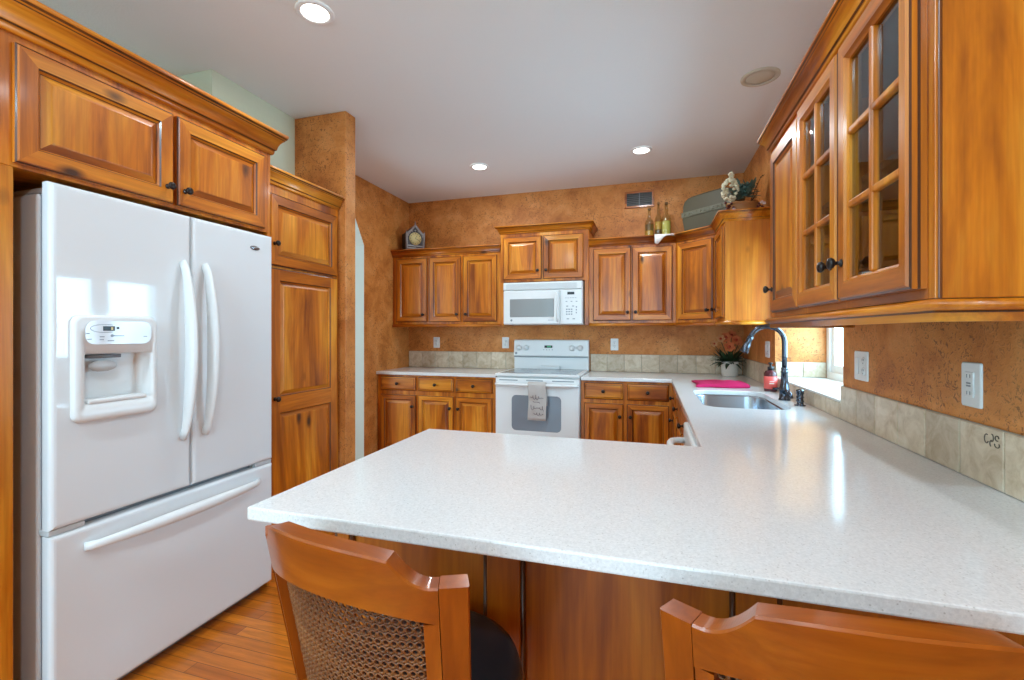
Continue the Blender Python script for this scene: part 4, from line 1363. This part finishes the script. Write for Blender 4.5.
def flower_basket():
    t = thing('flower_basket', 'small brown basket with white blooms and grey-green leaves on the pale-ended cabinet', 'flower basket', (0.640, 3.700, TOP))
    b_ = B()
    def oval(rx, ry, z):
        return [(rx*math.cos(2*PI*k/24), ry*math.sin(2*PI*k/24), z) for k in range(24)]
    rings = []
    for k in range(9):
        z = 0.085*k/8
        s = 1+0.22*k/8+(0.02 if k % 2 else 0)
        rings.append(oval(0.085*s, 0.055*s, z))
    loft(b_, rings, 0, True, False); loft(b_, [rings[-1], oval(0.095, 0.060, 0.083), oval(0.09, 0.055, 0.05)], 0, False, True)
    tube(b_, [(0.105*math.cos(2*PI*k/24), 0.068*math.sin(2*PI*k/24), 0.086+0.004*math.sin(k*2.1)) for k in range(25)], 0.007, 8)
    obj('basket', b_, 'wicker', t, True)
    random.seed(5)
    f = B()
    for k in range(70):
        a = random.uniform(0, 2*PI); e = random.uniform(-1, 1)
        rr = math.sqrt(1-e*e)
        c = Vector((-0.085+0.050*rr*math.cos(a), -0.02+0.040*rr*math.sin(a), 0.190+0.082*e))
        ell(f, c, 0.014, 0.010, 0.012, 6, 5)
    for k in range(12):
        a = random.uniform(0, 2*PI)
        ell(f, (-0.078+0.014*math.cos(a), -0.02+0.014*math.sin(a), 0.295+random.uniform(-0.015, 0.02)), 0.011, 0.010, 0.010, 6, 5)
    obj('white_bloom', f, 'cream_petal', t, True)
    l = B()
    for k in range(110):
        a = random.uniform(0, 2*PI); e = random.uniform(-0.2, 1.2); L = random.uniform(0.05, 0.095)
        p0 = Vector((0.015+random.uniform(-0.05, 0.05), random.uniform(-0.03, 0.03), 0.13+random.uniform(0, 0.07)))
        rows = []
        for s in range(4):
            u = s/3
            c = p0+Vector((math.cos(a)*math.cos(e), math.sin(a)*math.cos(e)*0.7, math.sin(e)))*L*u
            sd = Vector((-math.sin(a), math.cos(a), 0.3)).normalized()*0.018*math.sin(PI*(0.1+0.85*u))
            rows.append([c-sd, c+Vector((0, 0, 0.004)), c+sd])
        loft(l, rows, 0, closed=False)
    obj('leaf_cluster', l, 'leaf_grey', t)
    for k in range(16):
        bb = B(); ell(bb, (-0.11+random.uniform(-0.02, 0.04), -0.075+random.uniform(-0.01, 0.015), 0.012+random.uniform(0, 0.075)), 0.010, 0.010, 0.010, 7, 5); obj('berry', bb, 'berry', t, True)
    for k in range(8):
        bb = B(); ell(bb, (0.10+random.uniform(-0.02, 0.025), -0.07+random.uniform(-0.01, 0.01), 0.03+random.uniform(0, 0.04)), 0.009, 0.009, 0.009, 7, 5); obj('berry', bb, 'berry', t, True)
    for x, z in ((0.11, 0.07), (0.125, 0.06), (-0.125, 0.022), (-0.07, 0.03)):
        rs = B(); ell(rs, (x, -0.085, z), 0.013, 0.010, 0.012, 8, 6); obj('small_flower', rs, 'rose', t, True)
    tw = B()
    tube(tw, [(0.05, 0.0, 0.09), (0.09, 0.01, 0.20), (0.12, 0.01, 0.27), (0.145, 0.0, 0.29)], [0.004, 0.003, 0.0025, 0.0015], 6)
    tube(tw, [(0.05, 0.0, 0.09), (0.10, 0.02, 0.16), (0.10, 0.02, 0.19), (0.075, 0.02, 0.195)], [0.004, 0.003, 0.0025, 0.0015], 6)
    for u in ((0.10, 0.01, 0.23), (0.125, 0.01, 0.275), (0.092, 0.01, 0.205), (0.135, 0.01, 0.285)):
        ell(tw, u, 0.008, 0.004, 0.005, 6, 5)
    obj('twig', tw, 'twig', t)
flower_basket()

# ------------------------------------------------------------------ stools
def stool(label, loc, rz):
    t = thing('counter_stool', label, 'stool', loc, rz, 'cane-backed counter stools')
    RA, CYC = 0.347, 0.107                       # plan arc of the back, centre ahead of it
    def arc(a, z, off=0.0):
        s = 0.86+0.14*(z-0.60)/0.36
        rad = (RA*s+off)
        return (rad*math.sin(R(a)), CYC-rad*math.cos(R(a))+0.02*(1-s)/0.14*1.0, z)
    def ztop(a):
        a = abs(a)
        if a <= 20.2:
            return 0.987-0.011*(a/20.2)**2.4
        if a <= 29.5:
            return 0.936+0.039*(1-(a-20.2)/9.3)**2
        return 0.936
    def zbot(a):
        return 0.902-0.024*(abs(a)/31)**2
    TH_ = 0.0175
    r_ = B()
    rings = []
    N = 124
    for k in range(N+1):
        a = -31+62*k/N
        zt, zb = ztop(a), zbot(a)
        rings.append([arc(a, zb, TH_), arc(a, zt-0.003, TH_), arc(a, zt, TH_-0.003), arc(a, zt, -TH_+0.003), arc(a, zt-0.003, -TH_), arc(a, zb, -TH_)])
    loft(r_, rings, 0, True, True)
    obj('top_rail', r_, 'chair_x', t)
    for sg in (-1, 1):
        p = B()
        rows = []
        for k in range(10):
            z = 0.600+(0.936-0.600)*k/9
            rows.append([arc(sg*31.15, z, TH_), arc(sg*37.6, z, TH_), arc(sg*38, z, TH_-0.003), arc(sg*38, z, -TH_), arc(sg*31.15, z, -TH_)])
        loft(p, rows, 0, True, True)
        obj('back_post', p, 'chair_z', t)
        p = B()
        rows = []
        for k in range(8):
            z = 0.640+(0.878-0.640)*k/7
            rows.append([arc(sg*27.2, z, TH_-0.002), arc(sg*30.9, z, TH_-0.002), arc(sg*30.9, z, -TH_+0.002), arc(sg*27.2, z, -TH_+0.002)])
        loft(p, rows, 0, True, True)
        obj('inner_stile', p, 'chair_z', t)
    # woven cane: a sheet pierced with rows of eight-sided holes
    c = B()
    na, nz = 25, 18
    for i in range(na):
        for j in range(nz):
            a0, a1 = -27.4+54.8*i/na, -27.4+54.8*(i+1)/na
            z0, z1 = 0.668+0.222*j/nz, 0.668+0.222*(j+1)/nz
            am, zm = (a0+a1)/2, (z0+z1)/2
            if z1 > zbot(am)+0.008:
                continue
            sh = 0.0 if j % 2 == 0 else (a1-a0)/2
            out, inn = [], []
            for k in range(8):
                th = 2*PI*(k+0.5)/8
                cx, cz = math.cos(th), math.sin(th)
                q = 1/max(abs(cx), abs(cz))
                out.append(arc(am+sh+(a1-a0)/2*cx*q, zm+(z1-z0)/2*cz*q))
                inn.append(arc(am+sh+(a1-a0)*0.31*cx, zm+(z1-z0)*0.34*cz))
            if am+sh > 27.2:
                continue
            loft(c, [out, inn], 0)
    bmesh.ops.remove_doubles(c, verts=c.verts, dist=0.0004)
    co = obj('cane_panel', c, 'cane', t)
    so = co.modifiers.new('thick', 'SOLIDIFY'); so.thickness = 0.003; so.offset = 0
    lr = B()
    rings = []
    for k in range(25):
        a = -31+62*k/24
        rings.append([arc(a, 0.632, TH_), arc(a, 0.668, TH_), arc(a, 0.668, -TH_), arc(a, 0.632, -TH_)])
    loft(lr, rings, 0, True, True)
    obj('lower_rail', lr, 'chair_x', t)
    s = B(); lathe(s, [(0.175, 0.605), (0.190, 0.610), (0.197, 0.625), (0.190, 0.643), (0.170, 0.655), (0.09, 0.661), (0.003, 0.662)], n=40); obj('seat', s, 'black_leather', t, True)
    fr = B(); lathe(fr, [(0.14, 0.545), (0.183, 0.550), (0.188, 0.560), (0.188, 0.600), (0.183, 0.604), (0.02, 0.604)], n=40); obj('seat_frame', fr, 'chair_x', t, True)
    for ax_, ay_ in ((-1, -1), (1, -1), (1, 1), (-1, 1)):
        l = B(); tube(l, [(0.125*ax_, 0.125*ay_, 0.548), (0.145*ax_, 0.140*ay_, 0.30), (0.170*ax_, 0.160*ay_, 0.0)], [0.022, 0.019, 0.015], 12); obj('leg', l, 'chair_z', t, True)
    fo = B(); tube(fo, [(0.190*math.cos(2*PI*k/32), 0.185*math.sin(2*PI*k/32), 0.22) for k in range(33)], 0.010, 8, caps=False); obj('foot_ring', fo, 'bronze', t, True)
stool('cane-backed wooden stool with black seat, left one nearer the refrigerator', (-0.429, 0.812, 0), R(-10.5))
stool('cane-backed wooden stool cut off by the bottom right of the photo', (0.219, 0.813, 0), R(4.0))
